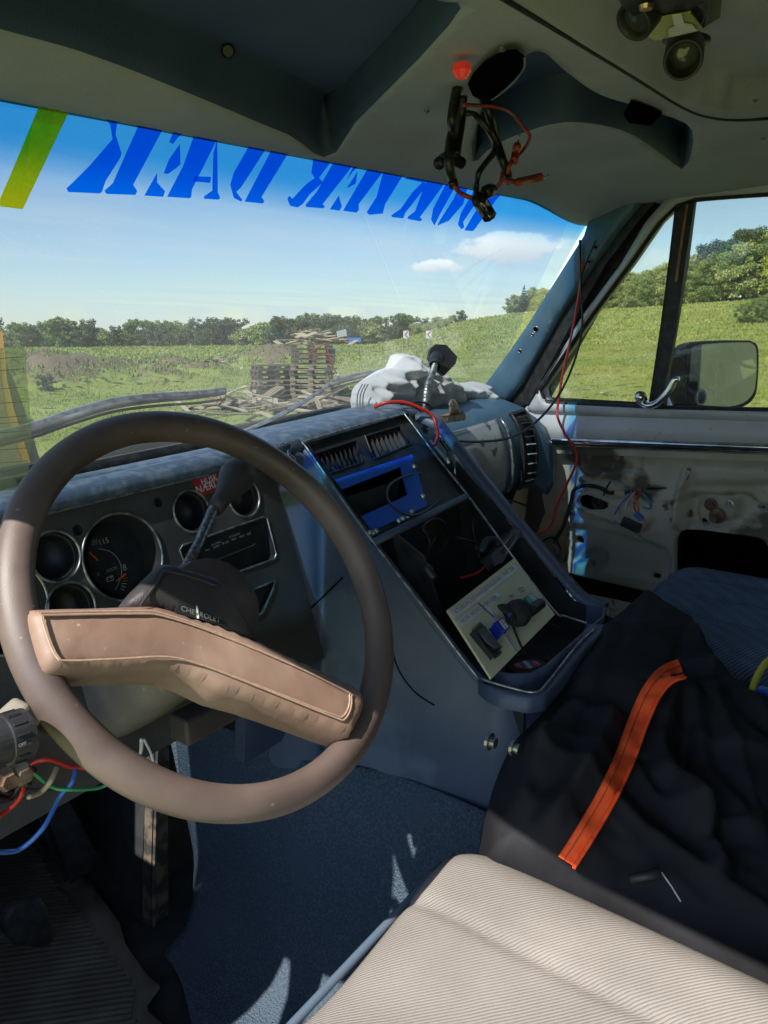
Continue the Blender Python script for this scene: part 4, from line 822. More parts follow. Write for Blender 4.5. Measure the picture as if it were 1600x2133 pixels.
obj('mirror_glass', *plate([p+nrm*.0015 for p in MP.ps(crv(mi, 4, True))], nrm, .001), M['mirror'], mh)
g = [];
for s_, z_ in [(1, 0), (.97, .03), (.8, .055), (.45, .075), (.05, .08)]:
    c = np.mean(MP.ps(mo), 0); g.append([c+(p-c)*s_-nrm*z_ for p in crv(MP.ps(mo)+[MP.ps(mo)[0]], 3)])
obj('mirror_shell', *grid(g), M['chrome'], mh, smooth=True)
c = MP.off(.004).p(1461, 828); obj('mirror_scar', *tube(circ(MP.off(.003), c, .012, 18, .018), .003, 6, True), M['white_'], mh); obj('scar_centre', *plate(circ(MP.off(.004), c, .009, 14, .014), nrm, .001), M['rubber'], mh)
obj('mirror_arm', *tube(crv([yz(1395, 855, 1.78), yz(1385, 825, 1.82), yz(1392, 800, 1.87), yz(1412, 792, 1.92), yz(1425, 795, 1.95)], 6), [.011, .011, .010, .012], 10), M['chrome'], mh, smooth=True)
# ---- DASHBOARD
DASH = bpy.data.objects.new('dashboard', None); DASH.location = Vector((0, .45, 1.1)); link(DASH, VAN); ORG[DASH.name] = A(.9, .75, -.25); DASH['label'] = 'sun-cracked navy dashboard with emptied gauge holes'
prof = [(.965, -.235), (.955, -.214), (.90, -.202), (.86, -.197), (.845, -.1995), (.835, -.197), (.80, -.186), (.778, -.182), (.762, -.186), (.755, -.194), (.756, -.202), (.765, -.207)]
g = [[A(x, y+.0*x, z) for y, z in prof] for x in np.linspace(.06, .80, 30)]
obj('dash_top', *grid(g), M['vinylt'], DASH, smooth=True, solid=.004)
g = [[A(x, .7545+.0, -.2235), A(x, .752, -.2265), A(x, .7545, -.2295)] for x in (.06, .74)]; obj('lip_piping', *tube([A(.06, .758, -.2045), A(.735, .758, -.2045)], .0016, 6), M['silver'], DASH)
# instrument panel with holes
def clr(cx_, cy_, x0, x1): a, b = CL.p(x0, cy_), CL.p(x1, cy_); return abs(b[0]-a[0])/2
GA = [(258, 1160, .0495, 'main'), (116, 1159, .0265, 'g'), (399, 1065, .0255, 'g'), (508, 1036, .0255, 'g'), (2, 1264, .047, 'main'), (148, 1266, .0265, 'g')]
small = [(40, 1143), (162, 1104), (330, 1046)]
hc = [CL.p(a, b) for a, b, r, k in GA]
h_ = [circ(CL, c, q[2], 40) for c, q in zip(hc, GA)]+[circ(CL, CL.p(*q), .0062, 16) for q in small]
clim = CL.ps([(374, 1146), (380, 1136), (548, 1077), (556, 1080), (575, 1154), (572, 1164), (412, 1222), (402, 1220)])
lowp = CL.ps([(483, 1247), (572, 1209), (568, 1228), (548, 1275), (512, 1300), (500, 1290)])
tlp, trp, brp, blp = A(.06, 0, -.2055), A(.742, 0, -.2055), A(.742, 0, -.485), A(.06, 0, -.485)
def cly(p): return A(p[0], .826+.3*p[2], p[2])
clo = [cly(p) for p in (tlp, trp, brp, blp)]
panel = obj('instrument_panel', *plate(clo, CL.n, .004, h_+[clim, lowp]), M['cluster'], DASH, label='dusty black instrument panel with empty gauge holes')
for c, (a, b, r, k), i in zip(hc, GA, range(9)):
    n_ = CL.n; bez = obj('gauge_bezel', *tube(circ(CL.off(.0006), c, r+.001, 48), .0016, 6, True), M['silver'], panel, smooth=True)
    obj('gauge_cup', *lathe(c+n_*.0005, c-n_*.035, [(r, 0), (r*.97, .25), (r*.9, .6), (r*.86, 1), (0, 1)], 40), M['black'] if k == 'g' else M['blackm'], bez, smooth=True)
    if k == 'g': obj('inner_lip', *tube(circ(CL.off(-.006), c, r*.93, 40), .0012, 6, True), M['darkpad'], bez)
for q in small:
    c = CL.p(*q); obj('switch_hole', *lathe(c, c-CL.n*.012, [(.0062, 0), (.0058, 1), (0, 1)], 14), M['darkpad'], panel)
GF = CL.off(-.028)
gf = obj('gauge_face', *plate(circ(GF, GF.p(258, 1160), .0455, 40), GF.n, .001), M['black'], panel)
obj('needle', *tube(GF.off(.004).ps([(186, 1150), (204, 1167)]), .0011, 5), M['oran'], gf); obj('needle', *tube(GF.off(.004).ps([(243, 1211), (262, 1196)]), .0012, 5), M['oran'], gf)
for t_, a, b in [('115', (209, 1136), (227, 1130)), ('VOLTS', (222, 1193), (244, 1185)), ('8', (257, 1189), (264, 1187)), ('C', (203, 1200), (208, 1198)), ('///', (193, 1137), (205, 1133)), ('-+', (223, 1211), (236, 1207))]: text(t_, GF, a, b, M['inkl'] if 'inkl' in M else M['labelw'], gf)
obj('battery_symbol', *tube(GF.off(.001).ps([(223, 1212), (222, 1203), (235, 1199), (237, 1208)]), .0004, 4, True), M['labelw'], gf)
obj('dial_arc', *tube(crv(GF.off(.001).ps([(205, 1143), (232, 1150), (250, 1172), (253, 1200), (240, 1230)]), 6), .0003, 4), M['labelw'], gf)
for i in range(5): obj('dial_tick', *tube(GF.off(.001).ps([(252+i*1, 1226-i*5), (260+i*1.5, 1230-i*7)]), .0005, 4), M['oran'] if i > 2 else M['labelw'], gf)
# climate control recess
def recess(P3, d, m, nm, par):
    P3 = np.asarray(P3); n_ = CL.n; g = [[*P3, P3[0]], [*(P3-n_*d), P3[0]-n_*d]]; v, f = grid(g); v2, f2 = plate(P3-n_*d, n_, .001); return obj(nm, *merge((v, f), (v2, f2)), M[m], par)
cr = recess(clim, .016, 'blackm', 'climate_control', panel); obj('recess_rim', *tube(clim+CL.n*.0005, .0013, 6, True), M['silver'], cr)
CC = CL.off(-.0145)
obj('slider_slot', *tube(CC.ps([(452, 1166), (527, 1136)]), .0012, 5), M['steel'], cr)
for px, py in [(430, 1171), (456, 1182)]: obj('slider_knob', *box(tuple(CC.off(.008).p(px, py)), (.009, .012, .008)), M['steel'], cr, bevel=.002)
for t_, a, b in [('AIR COND', (440, 1138), (460, 1130)), ('ECONOMY', (478, 1121), (500, 1113)), ('MAX', (428, 1149), (437, 1146)), ('NORM', (444, 1143), (457, 1138)), ('BI-LEV', (463, 1135), (477, 1130)), ('VENT', (482, 1127), (493, 1123)), ('HEAT', (499, 1121), (510, 1117)), ('DEF', (515, 1116), (523, 1112)), ('OFF', (386, 1158), (394, 1155)), ('COLD', (415, 1186), (425, 1182)), ('HOT', (525, 1138), (532, 1135))]: text(t_, CC, a, b, M['labelw'], cr)
lpn = recess(lowp, .008, 'blackm', 'switch_recess', panel); obj('recess_rim', *tube(lowp+CL.n*.0005, .0013, 6, True), M['silver'], lpn)
text('PANEL', CL.off(-.007), (488, 1258), (500, 1253), M['labelw'], lpn); text('OFF', CL.off(-.007), (505, 1271), (512, 1268), M['labelw'], lpn)
# red sticker
st = obj('red_sticker', *plate(CL.off(.001).ps([(398, 990), (455, 970), (500, 962), (500, 1010), (425, 1030), (414, 1033)]), CL.n, .0006), M['red'], panel, label='torn red sticker warning in white capitals')
text('HUSK', CL.off(.0012), (421, 1010), (454, 999), M['white_'], st, bold=.01); text('NÆRLYS', CL.off(.0012), (411, 1028), (470, 1008), M['white_'], st, bold=.01)
# dash under the panel
obj('lower_dash', *plate([A(.60, .69, -.485), A(.75, .69, -.485), A(.75, .74, -.62), A(.63, .74, -.62)], A(0, -1, -.3), .02), M['vinyl'], DASH)
# bracket on the corner pod (PULL release)
BP = Pl((0, -1, 1.0), -.955+.0); bp_ = CL.off(.012)
pb = obj('defroster_pull', *plate(bp_.ps([(560, 938), (592, 925), (612, 950), (618, 975), (600, 985), (578, 968)]), CL.n, .012), M['black'], DASH, bevel=.002)
obj('pull_handle', *tube(crv(bp_.off(.006).ps([(568, 940), (586, 932), (604, 926), (600, 945), (612, 958), (604, 968), (596, 958)]), 5), .0035, 8), M['steel'], pb, smooth=True); text('PULL', bp_.off(.001), (573, 938), (592, 931), M['labelw'], pb)
# corner pod side + console body -------------------------------------------------
XL, XR = .803, 1.137
def rtop(y):                                            # ramp height
    return float(np.interp(y, [.38, .43, .452, .473, .632, .754, .80], [-.486, -.486, -.482, -.471, -.321, -.200, -.195]))
CON = bpy.data.objects.new('centre_console', None); CON.location = Vector((.97-.9, .55-.3, -.45+1.35)); link(CON, VAN); ORG[CON.name] = A(.97, .55, -.45); CON['label'] = 'navy vinyl centre console sloping down to a tray'
sec = []
ysl = np.concatenate([np.linspace(1.02, .76, 6), np.linspace(.74, .47, 16), [.455, .44, .43]])
path = [(.742, .764, .690, .755), (.765, .760, .705, .735), (.79, .756, .722, .712), (XL-.002, .745, .735, .690)]+[(XL, y, float(np.interp(y, [.45, .6, .73], [.782, .762, .742])), min(y, .685+.3*(y-.685) if y > .685 else y)) for y in ysl if y < .735]+[(XL+.010, .415, .785, .40), (XL+.03, .402, .80, .37), (XL+.06, .398, .83, .355), (XL+.12, .396, .9, .35), (XR-.05, .396, 1.1, .35), (XR, .41, 1.18, .36), (XR+.02, .44, 1.2, .40)]
for (xt, yt, xb, yb) in path:
    zt = rtop(max(yt, .40)); zb = -.665-.0*(yb)
    row = []
    for t in np.linspace(0, 1, 12):
        bul = .012*sin(pi*t)**2
        e_ = .75 if xt == XL else (.45 if yt > .7 else 1.5); row.append(A(xt+(xb-xt)*t**e_-(bul*.4 if xt == XL else 0), yt+(yb-yt)*t**(e_ if yt > .7 else 1.5)-(bul if (xt != XL and yt < .6) else 0), zt+(zb-zt)*t))
    sec.append(row)
side = obj('console_side', *grid(sec), M['vinyl'], CON, smooth=True, subs=1)
# ramp rim: left and right rails, lip with silver piping
def rpt(x, y, o=0): return A(x, y, rtop(y)+o)
yy_ = np.concatenate([np.linspace(.80, .47, 14), [.455, .44, .425]])
def rail(x0, x1, nm):
    g = [[rpt(x, y, o) for (x, o) in ((x0, -.012), (x0, 0), ((x0+x1)/2, .004), (x1, .001), (x1, -.02))] for y in yy_]; return obj(nm, *grid(g), M['vinyl'], CON, smooth=True)
rail(XL-.003, XL+.005, 'left_rail'); rail(XR-.003, XR+.022, 'right_rail')
Rm = RAMP.off(-.004)
pipe = [(632, 925), (644, 940), (720, 1050), (779, 1131), (880, 1262), (985, 1398), (1004, 1414), (1040, 1426), (1098, 1441), (1122, 1440), (1132, 1432)]
def rp(px, py, o=.003):
    p = RAMP.off(o).p(px, py)
    if p[1] < .465: p = PZ(-.478+o).p(px, py)
    return p
obj('piping', *tube(crv([rp(*q) for q in pipe], 5), .0017, 6), M['silver'], CON, smooth=True)
obj('piping', *tube(crv([rp(*q) for q in [(632, 925), (640, 918), (740, 888), (835, 864), (846, 867), (905, 945), (975, 1033), (1033, 1112), (1100, 1202), (1158, 1276), (1175, 1283), (1222, 1298)]], 5), .0017, 6), M['silver'], CON, smooth=True)
obj('piping', *tube(crv([PZ(-.476).p(*q) for q in [(1132, 1432), (1150, 1410), (1202, 1344), (1240, 1310)]], 5), .0017, 6), M['silver'], CON, smooth=True)
# pod hood above the bezel (thick rounded lip joining the dash top)
g = []
for x in np.linspace(XL-.035, XR+.03, 16):
    e = min(1, (x-(XL-.035))/.03, (XR+.03-x)/.03); e = sqrt(max(0, 1-(1-e)**2)); s_ = .04*(x-XL)/(XR-XL)
    g.append([A(x, y+s_*.8, z+.010*e-.006) for y, z in [(.96, -.225), (.93, -.200), (.88, -.188), (.83, -.183), (.80, -.181), (.778, -.183), (.765, -.187), (.758, -.194), (.759, -.203)]])
obj('pod_hood', *grid(g), M['vinylt'], CON, smooth=True, solid=.004, subs=1)
# bezel: recessed face with vents and blue plate
FB = RAMP.off(-.007)
zB = lambda x, y: (600+x/2.667, 650+y/2.667)
bez = [FB.p(*q) for q in [(636, 932), (845, 868), (972, 1034), (779, 1130)]]
vl = [FB.p(*zB(*q)) for q in [(130, 795), (375, 715), (412, 838), (215, 905)]]; vr = [FB.p(*zB(*q)) for q in [(425, 692), (618, 635), (682, 735), (478, 820)]]
bh = [FB.p(*zB(*q)) for q in [(300, 985), (625, 860), (668, 1015), (385, 1145)]]
be = obj('radio_bezel', *plate(bez, FB.n, .003, [vl, vr, bh]), M['black'], CON, label='black bezel holding two air vents above a blue plate')
for a, b in [((636, 932), (845, 868)), ((845, 868), (972, 1034)), ((972, 1034), (779, 1130)), ((779, 1130), (636, 932))]:
    pa, pb = FB.p(*a), FB.p(*b); obj('bezel_wall', *grid([[pa, pb], [pa+FB.n*.009, pb+FB.n*.009]]), M['black'], be)
def vent(lp, nf, lean, par):
    lp = np.asarray(lp); n_ = FB.n; v_ = obj('air_vent', *grid([[*lp, lp[0]], [*(lp-n_*.03), lp[0]-n_*.03]]), M['black'], par); obj('vent_back', *plate(lp-n_*.03, n_, .001), M['void'], v_)
    for i in range(nf):
        t = (i+.6)/nf; a = lp[0]+(lp[1]-lp[0])*t; b = lp[3]+(lp[2]-lp[3])*t; ex = (lp[1]-lp[0])/np.linalg.norm(lp[1]-lp[0])
        obj('vent_fin', *grid([[a-n_*.003, b-n_*.003], [a-n_*.022+ex*lean, b-n_*.022+ex*lean]]), M['darkpad'], v_, solid=.0012)
    obj('vent_frame', *tube(lp+n_*.0012, .0018, 6, True), M['black'], v_); obj('vent_lever', *tube([lp[3]+(lp[2]-lp[3])*.3, lp[3]+(lp[2]-lp[3])*.3-n_*.006+(lp[0]-lp[3])*.3], .0015, 5), M['darkpad'], v_)
vent(vl, 9, .006, be); vent(vr, 8, -.005, be)
BPn = FB.off(.004)
bo = [BPn.p(*zB(*q)) for q in [(235, 940), (690, 790), (775, 1075), (440, 1228)]]; bi = [BPn.p(*zB(*q)) for q in [(300, 985), (625, 860), (668, 1015), (385, 1145)]]
bpz = obj('blue_plate', *plate(bo, BPn.n, .003, [bi]), M['bluepl'], be, label='glossy blue radio plate with an empty slot')
obj('slot_box', *grid([[*bi, bi[0]], [*(np.asarray(bi)-BPn.n*.06), bi[0]-BPn.n*.06]]), M['void'], bpz); obj('slot_back', *plate(np.asarray(bi)-BPn.n*.06, BPn.n, .001), M['void'], bpz)
for x, y in [(697, 862), (745, 1027), (685, 1115), (662, 1140), (635, 1152), (612, 1165), (488, 1222), (470, 1232), (452, 1230)]:
    c = BPn.off(.001).p(*zB(x, y)); obj('screw', *lathe(c, c+BPn.n*.005, [(.0045, 0), (.0045, .5), (.003, 1), (0, 1)], 8), M['greens'] if 'greens' in M else M['steel'], bpz)
# ledge between bezel and bay
g = []
ed = [FB.off(.010).p(779, 1130), FB.off(.022).p(972, 1034)]
obj('ledge', *tube(ed, .006, 8), M['vinyl'], CON, smooth=True)
# open bay: box under the ramp
bay = RAMP.off(-.002); b4 = [bay.p(*q) for q in [(785, 1136), (976, 1040), (1150, 1270), (905, 1275)]]
y0b, y1b = .632, .50
wl, wr = XL+.02, XR-.02
bx = [A(wl, .64, -.315), A(wr, .64, -.315), A(wr, .64, -.50), A(wl, .64, -.50)]
bv = obj('open_bay', *merge(plate([A(wl, .70, -.27), A(wr, .70, -.27), A(wr, .66, -.545), A(wl, .66, -.545)], A(0, -1, .2), .003), plate([A(wl, .40, -.53), A(wr, .40, -.53), A(wr, .66, -.53), A(wl, .66, -.53)], A(0, 0, 1), .003),
    plate([A(wl-.012, .70, -.28), A(wl-.012, .632, -.338), A(wl-.012, .473, -.492), A(wl-.012, .40, -.51), A(wl-.012, .40, -.56), A(wl-.012, .70, -.56)], A(1, 0, 0), .003), plate([A(wr+.01, .70, -.27), A(wr+.01, .632, -.332), A(wr+.01, .473, -.482), A(wr+.01, .40, -.50), A(wr+.01, .40, -.56), A(wr+.01, .70, -.56)], A(-1, 0, 0), .003)), M['blackm'], CON, label='dark open bay in the console full of cables')
bkp = Pl((0, 1, .16), .652-.005)
for a, b in [((665, 1275), (945, 1130)), ((672, 1285), (770, 1235)), ((680, 1330), (860, 1240)), ((690, 1345), (760, 1305))]: obj('louvre_edge', *tube(bkp.ps([zB(*a), zB(*b)]), .0022, 5), M['silver'] if a[1] in (1275, 1330) else M['darkpad'], bv)
obj('bay_fin', *plate([A(XL+.035, .63, -.31), A(XL+.045, .58, -.345), A(XL+.06, .56, -.43), A(XL+.05, .60, -.47)], A(-1, 0, .2), .004), M['black'], bv)
obj('tray_floor', *plate([A(wl+.01, .402, -.545), A(wr+.02, .402, -.545), A(wr+.02, .52, -.53), A(wl+.01, .52, -.53)], A(0, 0, 1), .002), M['vinyl'], CON)
g = [[A(wl+.012, .50, -.479), A(wl+.014, .435, -.479), A(wl+.03, .414, -.479), A(wl+.06, .408, -.479), A(wr-.03, .408, -.479), A(wr+.004, .42, -.479), A(wr+.012, .46, -.49), A(wr+.012, .53, -.50)]]; g.append([p-A(0, 0, .07) for p in g[0]])
obj('tray_wall', *grid(g), M['vinyl'], CON, smooth=True, solid=.004)
obj('tray_rim', *relief([PZ(-.480).p(*q) for q in [(1126, 1438), (1098, 1443), (1040, 1430), (1004, 1416), (990, 1403), (996, 1416), (1016, 1432), (1042, 1444), (1100, 1455), (1136, 1450), (1168, 1412), (1226, 1345), (1272, 1300), (1222, 1298), (1202, 1344)]], PZ(-.481), .006, lambda uv, d: .003*np.sqrt(np.clip(d/.01, 0, 1)), thick=.02), M['vinyl'], CON, smooth=True)
for px, py in [(1017, 1543), (1067, 1556)]:
    p = A(*PY(.375).p(px, py)); obj('console_bolt', *lathe(p, p-A(0, .012, 0), [(.010, 0), (.010, .3), (.006, .35), (.006, .8), (0, .8)], 12), M['steel'], CON)
# seams pressed in the console side
def sidex(px, py, x=.762): return PX(x).p(px, py)
sb_ = bvh(*grid(sec))
def dropc(tree, pts, o): return np.array([q for q in (drop(tree, x, y, o) for x, y in crv(np.array([(x, y, 0) for x, y in pts]), 8)[:, :2]) if q is not None])
obj('seam', *tube(dropc(sb_, [(588, 1325), (640, 1275), (715, 1202)], .0025), .0012, 5), M['void'], CON)
obj('seam', *tube(dropc(sb_, [(815, 1350), (830, 1395), (862, 1440), (905, 1470)], .002), .0008, 5), M['void'], CON)
obj('side_lip', *tube(crv([A(.772, .9, -.64), A(.77, .62, -.655), A(.768, .5, -.668), A(.79, .40, -.668), A(.85, .352, -.668)], 5), .004, 6), M['vinyl'], CON, smooth=True)
# dash pad on the passenger side
PD = [[], []]
g = []
for i, x in enumerate(np.linspace(XR-.02, 1.628, 22)):
    t = (x-XR)/(1.66-XR); e = sms(1.53, 1.628, np.array([x]))[0]; dz = -.04*e**2; dy = .012*t-.02*e
    g.append([A(x, y+dy*(1 if y < .93 else .3), z+dz*(1 if y < .93 else 1)) for y, z in [(.965, -.235), (.93, -.216), (.88, -.212), (.84, -.214), (.80, -.226), (.775, -.246), (.762, -.272), (.755, -.30), (.750, -.34), (.752, -.38), (.765, -.405)]])
pd = obj('passenger_dash', *grid(g), M['vinylp'] if 'vinylp' in M else M['pillar'], DASH, smooth=True, solid=.005, label='curved blue passenger side of the dashboard')
obj('dash_end_cap', *plate([A(1.628, p[1], p[2]) for p in g[-1]]+[A(1.628, .96, -.405)], A(1, 0, 0), .004), M['pillar'], DASH)
# glovebox door: follow the curved face
def gface(x, t, o=.004):
    prof = np.array([(.80, -.226), (.775, -.246), (.762, -.272), (.755, -.30), (.750, -.34), (.752, -.38), (.765, -.405)]); k = t*(len(prof)-1); i = min(int(k), len(prof)-2); p = prof[i]+(prof[i+1]-prof[i])*(k-i)
    tt = (x-XR)/(1.66-XR); return A(x, p[0]+.012*tt-o, p[1])
g = [[gface(x, t, .006 if 0 < i < 10 else 0) for t in np.linspace(.12, .93, 12)] for i, x in enumerate(np.linspace(XR+.055, 1.43, 11))]
obj('glovebox_door', *grid(g), mat('scratched_silver_panel', (.50, .50, .48), (.36, .36, .35), 4, .3, .35, detail=8, spots=[((.09, .09, .09), 26, .58)]), DASH, smooth=True, solid=.003, label='scratched silver glovebox door')
obj('glovebox_edge', *tube([gface(1.435, t, .008) for t in np.linspace(.12, .95, 10)], .0035, 6), M['silver'], DASH, smooth=True)
# right vent: frame with horizontal bars
vx0, vx1 = 1.485, 1.55
g = [[gface(x, t, .006) for t in np.linspace(.10, .98, 10)] for x in (vx0, vx1)]; sv = obj('side_vent', *grid(g), M['blackm'], DASH, solid=.002, label='tall black air vent with pale bars at the dash end')
for k in range(9):
    t = .16+.8*k/9; obj('vent_bar', *tube([gface(vx0+.014, t, .014), gface(vx1-.012, t+.02, .014)], .0032, 5, flat=.5), M['doorg'] if k > 3 else M['darkpad'], sv)
obj('vent_frame', *tube([gface(vx0, t, .010) for t in np.linspace(.1, .98, 9)]+[gface(vx1, t, .010) for t in np.linspace(.98, .1, 9)], .004, 6, True), M['black'], sv, smooth=True)
# black void and lower trim under the glovebox
obj('glovebox_under', *merge(plate([A(XR+.02, .80, -.405), A(1.64, .83, -.405), A(1.64, .90, -.60), A(XR+.02, .90, -.66)], A(0, -1, 0), .01)), M['blackm'], DASH)
obj('under_lip', *tube([A(XR+.03, .765, -.408), A(1.60, .795, -.40)], .004, 6), M['black'], DASH, smooth=True)
obj('firewall', *merge(box((.9, 1.12, -.42), (1.75, .02, .40)), box((1.24, 1.12, -.75), (1.06, .02, .70))), M['blackm'], VAN)
# ---- engine cover carpet and floor
prof = np.array([(.775, -.655), (.762, -.67), (.745, -.72), (.73, -.82), (.712, -.92), (.68, -.985), (.645, -1.015), (.60, -1.030), (.50, -1.034)]); g = []
for s_ in np.linspace(0, 1, 70):
    row = []
    for k, t in enumerate(np.linspace(0, len(prof)-1, 34)):
        x = np.interp(t, range(len(prof)), prof[:, 0]); z = np.interp(t, range(len(prof)), prof[:, 1]); ym = np.interp(z, [-1.034, -.69], [.93, 1.02]); y = -.3+(ym+.3)*s_
        if x < .6: x = .6-(.6-x)*(.12+.88*float(1-sms(.70, .93, np.array([y]))[0]))
        x -= .05*float(sms(.58, .74, np.array([y]))[0])*max(0, 1-(t/6))
        row.append(A(x+.005*noise.noise(Vector((y*6, z*8, 0))), y, z+.004*noise.noise(Vector((y*5, x*9, 3)))))
    g.append(row)
obj('engine_cover_carpet', *grid(g), M['carpet'], VAN, smooth=True, solid=.008, label='blue carpet over the engine cover and floor')
mt_ = M['mat_']; MZ = PZ(-1.042)
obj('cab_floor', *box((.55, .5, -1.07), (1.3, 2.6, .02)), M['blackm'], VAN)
mo_ = [MZ.p(*q) for q in [(-160, 1690), (60, 1685), (115, 1790), (185, 1835), (250, 1925), (262, 1970), (308, 2035), (332, 2055), (305, 2092), (310, 2112), (345, 2140), (420, 2260), (-160, 2400)]]
fm = obj('footwell_mat', *relief(mo_, MZ, .02, lambda uv, d: .002*nz(uv, 6, 2)+.003*(1-sms(0, .02, d)), thick=.008), mt_, VAN, smooth=True, label='ribbed brown rubber mat in the driver footwell')
ru = MZ.p(300, 1972)-MZ.p(100, 2000); ru /= np.linalg.norm(ru); rv = A(-ru[1], ru[0], 0); r0 = MZ.p(60, 1760); bo_ = [(-160, 1720), (55, 1718), (120, 1840), (235, 1985), (290, 2060), (285, 2133), (330, 2230), (-160, 2300)]
bl_ = MZ.uv(MZ.ps(bo_)); rb_ = []
for k in range(-60, 90):
    c = MZ.p(120, 1960)+rv*k*.0105; ts = np.arange(-.8, .8, .01); P = c+ts[:, None]*ru; ok = inside(MZ.uv(P), bl_)
    if ok.sum() > 3: q = P[ok]; rb_.append(box(tuple((q[0]+q[-1])/2+A(0, 0, .004)), (np.linalg.norm(q[-1]-q[0]), .005, .006), [ru, rv, A(0, 0, 1)]))
obj('mat_ribs', *merge(*rb_), mt_, fm)
CE = PY(1.03)
obj('cover_edge', *plate(CE.ps([(322, 1500), (352, 1500), (349, 1700), (351, 1985), (335, 1990), (312, 1975), (314, 1800)]), A(0, -1, 0), .02), M['steelp'], VAN, bevel=.002)
obj('edge_rib', *tube(CE.off(.004).ps([(330, 1510), (322, 1800), (320, 1975)]), .004, 6), M['steelp'], VAN)
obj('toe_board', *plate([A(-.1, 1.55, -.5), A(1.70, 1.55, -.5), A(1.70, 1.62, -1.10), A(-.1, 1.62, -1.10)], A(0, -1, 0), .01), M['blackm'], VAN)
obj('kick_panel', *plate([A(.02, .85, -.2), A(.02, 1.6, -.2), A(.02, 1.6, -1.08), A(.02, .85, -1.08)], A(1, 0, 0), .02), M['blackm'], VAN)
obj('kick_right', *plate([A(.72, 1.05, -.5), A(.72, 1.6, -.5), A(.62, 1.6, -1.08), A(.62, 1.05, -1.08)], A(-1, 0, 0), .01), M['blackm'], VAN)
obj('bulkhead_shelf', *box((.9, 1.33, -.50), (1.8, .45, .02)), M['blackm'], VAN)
text('HOOD', PY(1.26), (250, 1806), (273, 1800), M['white_'], VAN, name='hood_lettering')
# pedals
pp = PY(1.12); gp_ = obj('accelerator_pedal', *plate([pp.p(*q) for q in [(92, 1690), (130, 1660), (160, 1700), (200, 1790), (192, 1805), (150, 1835), (138, 1820)]], A(0, -1, .3), .02), M['black'], VAN, bevel=.005, label='long black accelerator pedal')
pp = PY(1.0); obj('brake_pedal', *relief([pp.p(*q) for q in [(4, 1912), (22, 1888), (85, 1872), (98, 1890), (112, 1958), (92, 1975), (30, 1968), (12, 1945)]], pp, .006, pil(.006, .01), thick=.015), M['rubber'], VAN, smooth=True, label='square black brake pedal')
# ---- gear lever, column, wheel
al = radians(36.3); WN = A(0, -cos(al), sin(al)); WC = A(.4415, .5263, -.2587); WP = Pl(WN, WN@WC)
if WP.n@WN < 0: WP.n = -WP.n; WP.d = -WP.d
SW = bpy.data.objects.new('steering_wheel', None); SW.location = Vector(WC-A(.9, .3, -1.35)); link(SW, VAN); ORG[SW.name] = WC; SW['label'] = 'worn brown steering wheel with a wide padded spoke'
tt = np.linspace(0, 2*pi, 160, endpoint=False); Rr = .1845
def wv(t): return WP.u*cos(t)+WP.v*sin(t)
tor = []
for t in tt:
    d = wv(t); row = []
    for k in range(20):
        a = 2*pi*k/20; rr2 = .0152*(1+.05*cos(3*a)); row.append(WC+d*(Rr+rr2*cos(a))+WP.n*(rr2*1.02*sin(a)))
    tor.append(row)
V = np.array(tor).reshape(-1, 3); n1_, n2_ = len(tt), 20
Fc = [(i*n2_+k, i*n2_+(k+1) % n2_, ((i+1) % n1_)*n2_+(k+1) % n2_, ((i+1) % n1_)*n2_+k) for i in range(n1_) for k in range(n2_)]
obj('rim', V, Fc, M['rim'], SW, smooth=True)
obj('rim_seam', *tube([WC+wv(t)*(Rr+.0002)-WP.n*.0162 for t in tt], .0008, 5, True), M['darkpad'], SW)
S_ = WP.off(.016)
spoke = [(62, 1276), (75, 1271), (180, 1268), (289, 1264), (330, 1266), (375, 1280), (440, 1300), (535, 1338), (620, 1378), (735, 1432), (752, 1450), (754, 1475), (742, 1505), (728, 1530), (716, 1536), (640, 1508), (520, 1465), (455, 1447), (400, 1420), (340, 1402), (240, 1402), (150, 1404), (100, 1404), (82, 1380), (66, 1330), (58, 1292)]
spk_ = obj('spoke_pad', *relief(crv(S_.ps(spoke), 2, True), S_, .0055, lambda uv, d: .011*np.sqrt(np.clip(1-(1-np.clip(d/.014, 0, 1))**2, 0, 1))+.0018*sms(.016, .022, d)+.0006*nz(uv, 30, 2), thick=.03), M['pad'], SW, smooth=True)
cv = [(86, 1280), (100, 1276), (285, 1273), (340, 1278), (440, 1312), (600, 1380), (722, 1440), (732, 1452), (730, 1478), (718, 1498), (700, 1495), (600, 1455), (500, 1415), (420, 1385), (350, 1368), (250, 1372), (140, 1376), (118, 1368), (100, 1330)]
for o_, k in ((0, 0), (.0, 1)):
    c = np.mean(cv, 0); q = [(x+(c[0]-x)*.012*k*1.0, y+(c[1]-y)*.05*k) for x, y in cv]; obj('stitch_line', *tube(crv(S_.off(.0128).ps(q), 4, True), .0009, 6, True), M['stitch'], spk_)
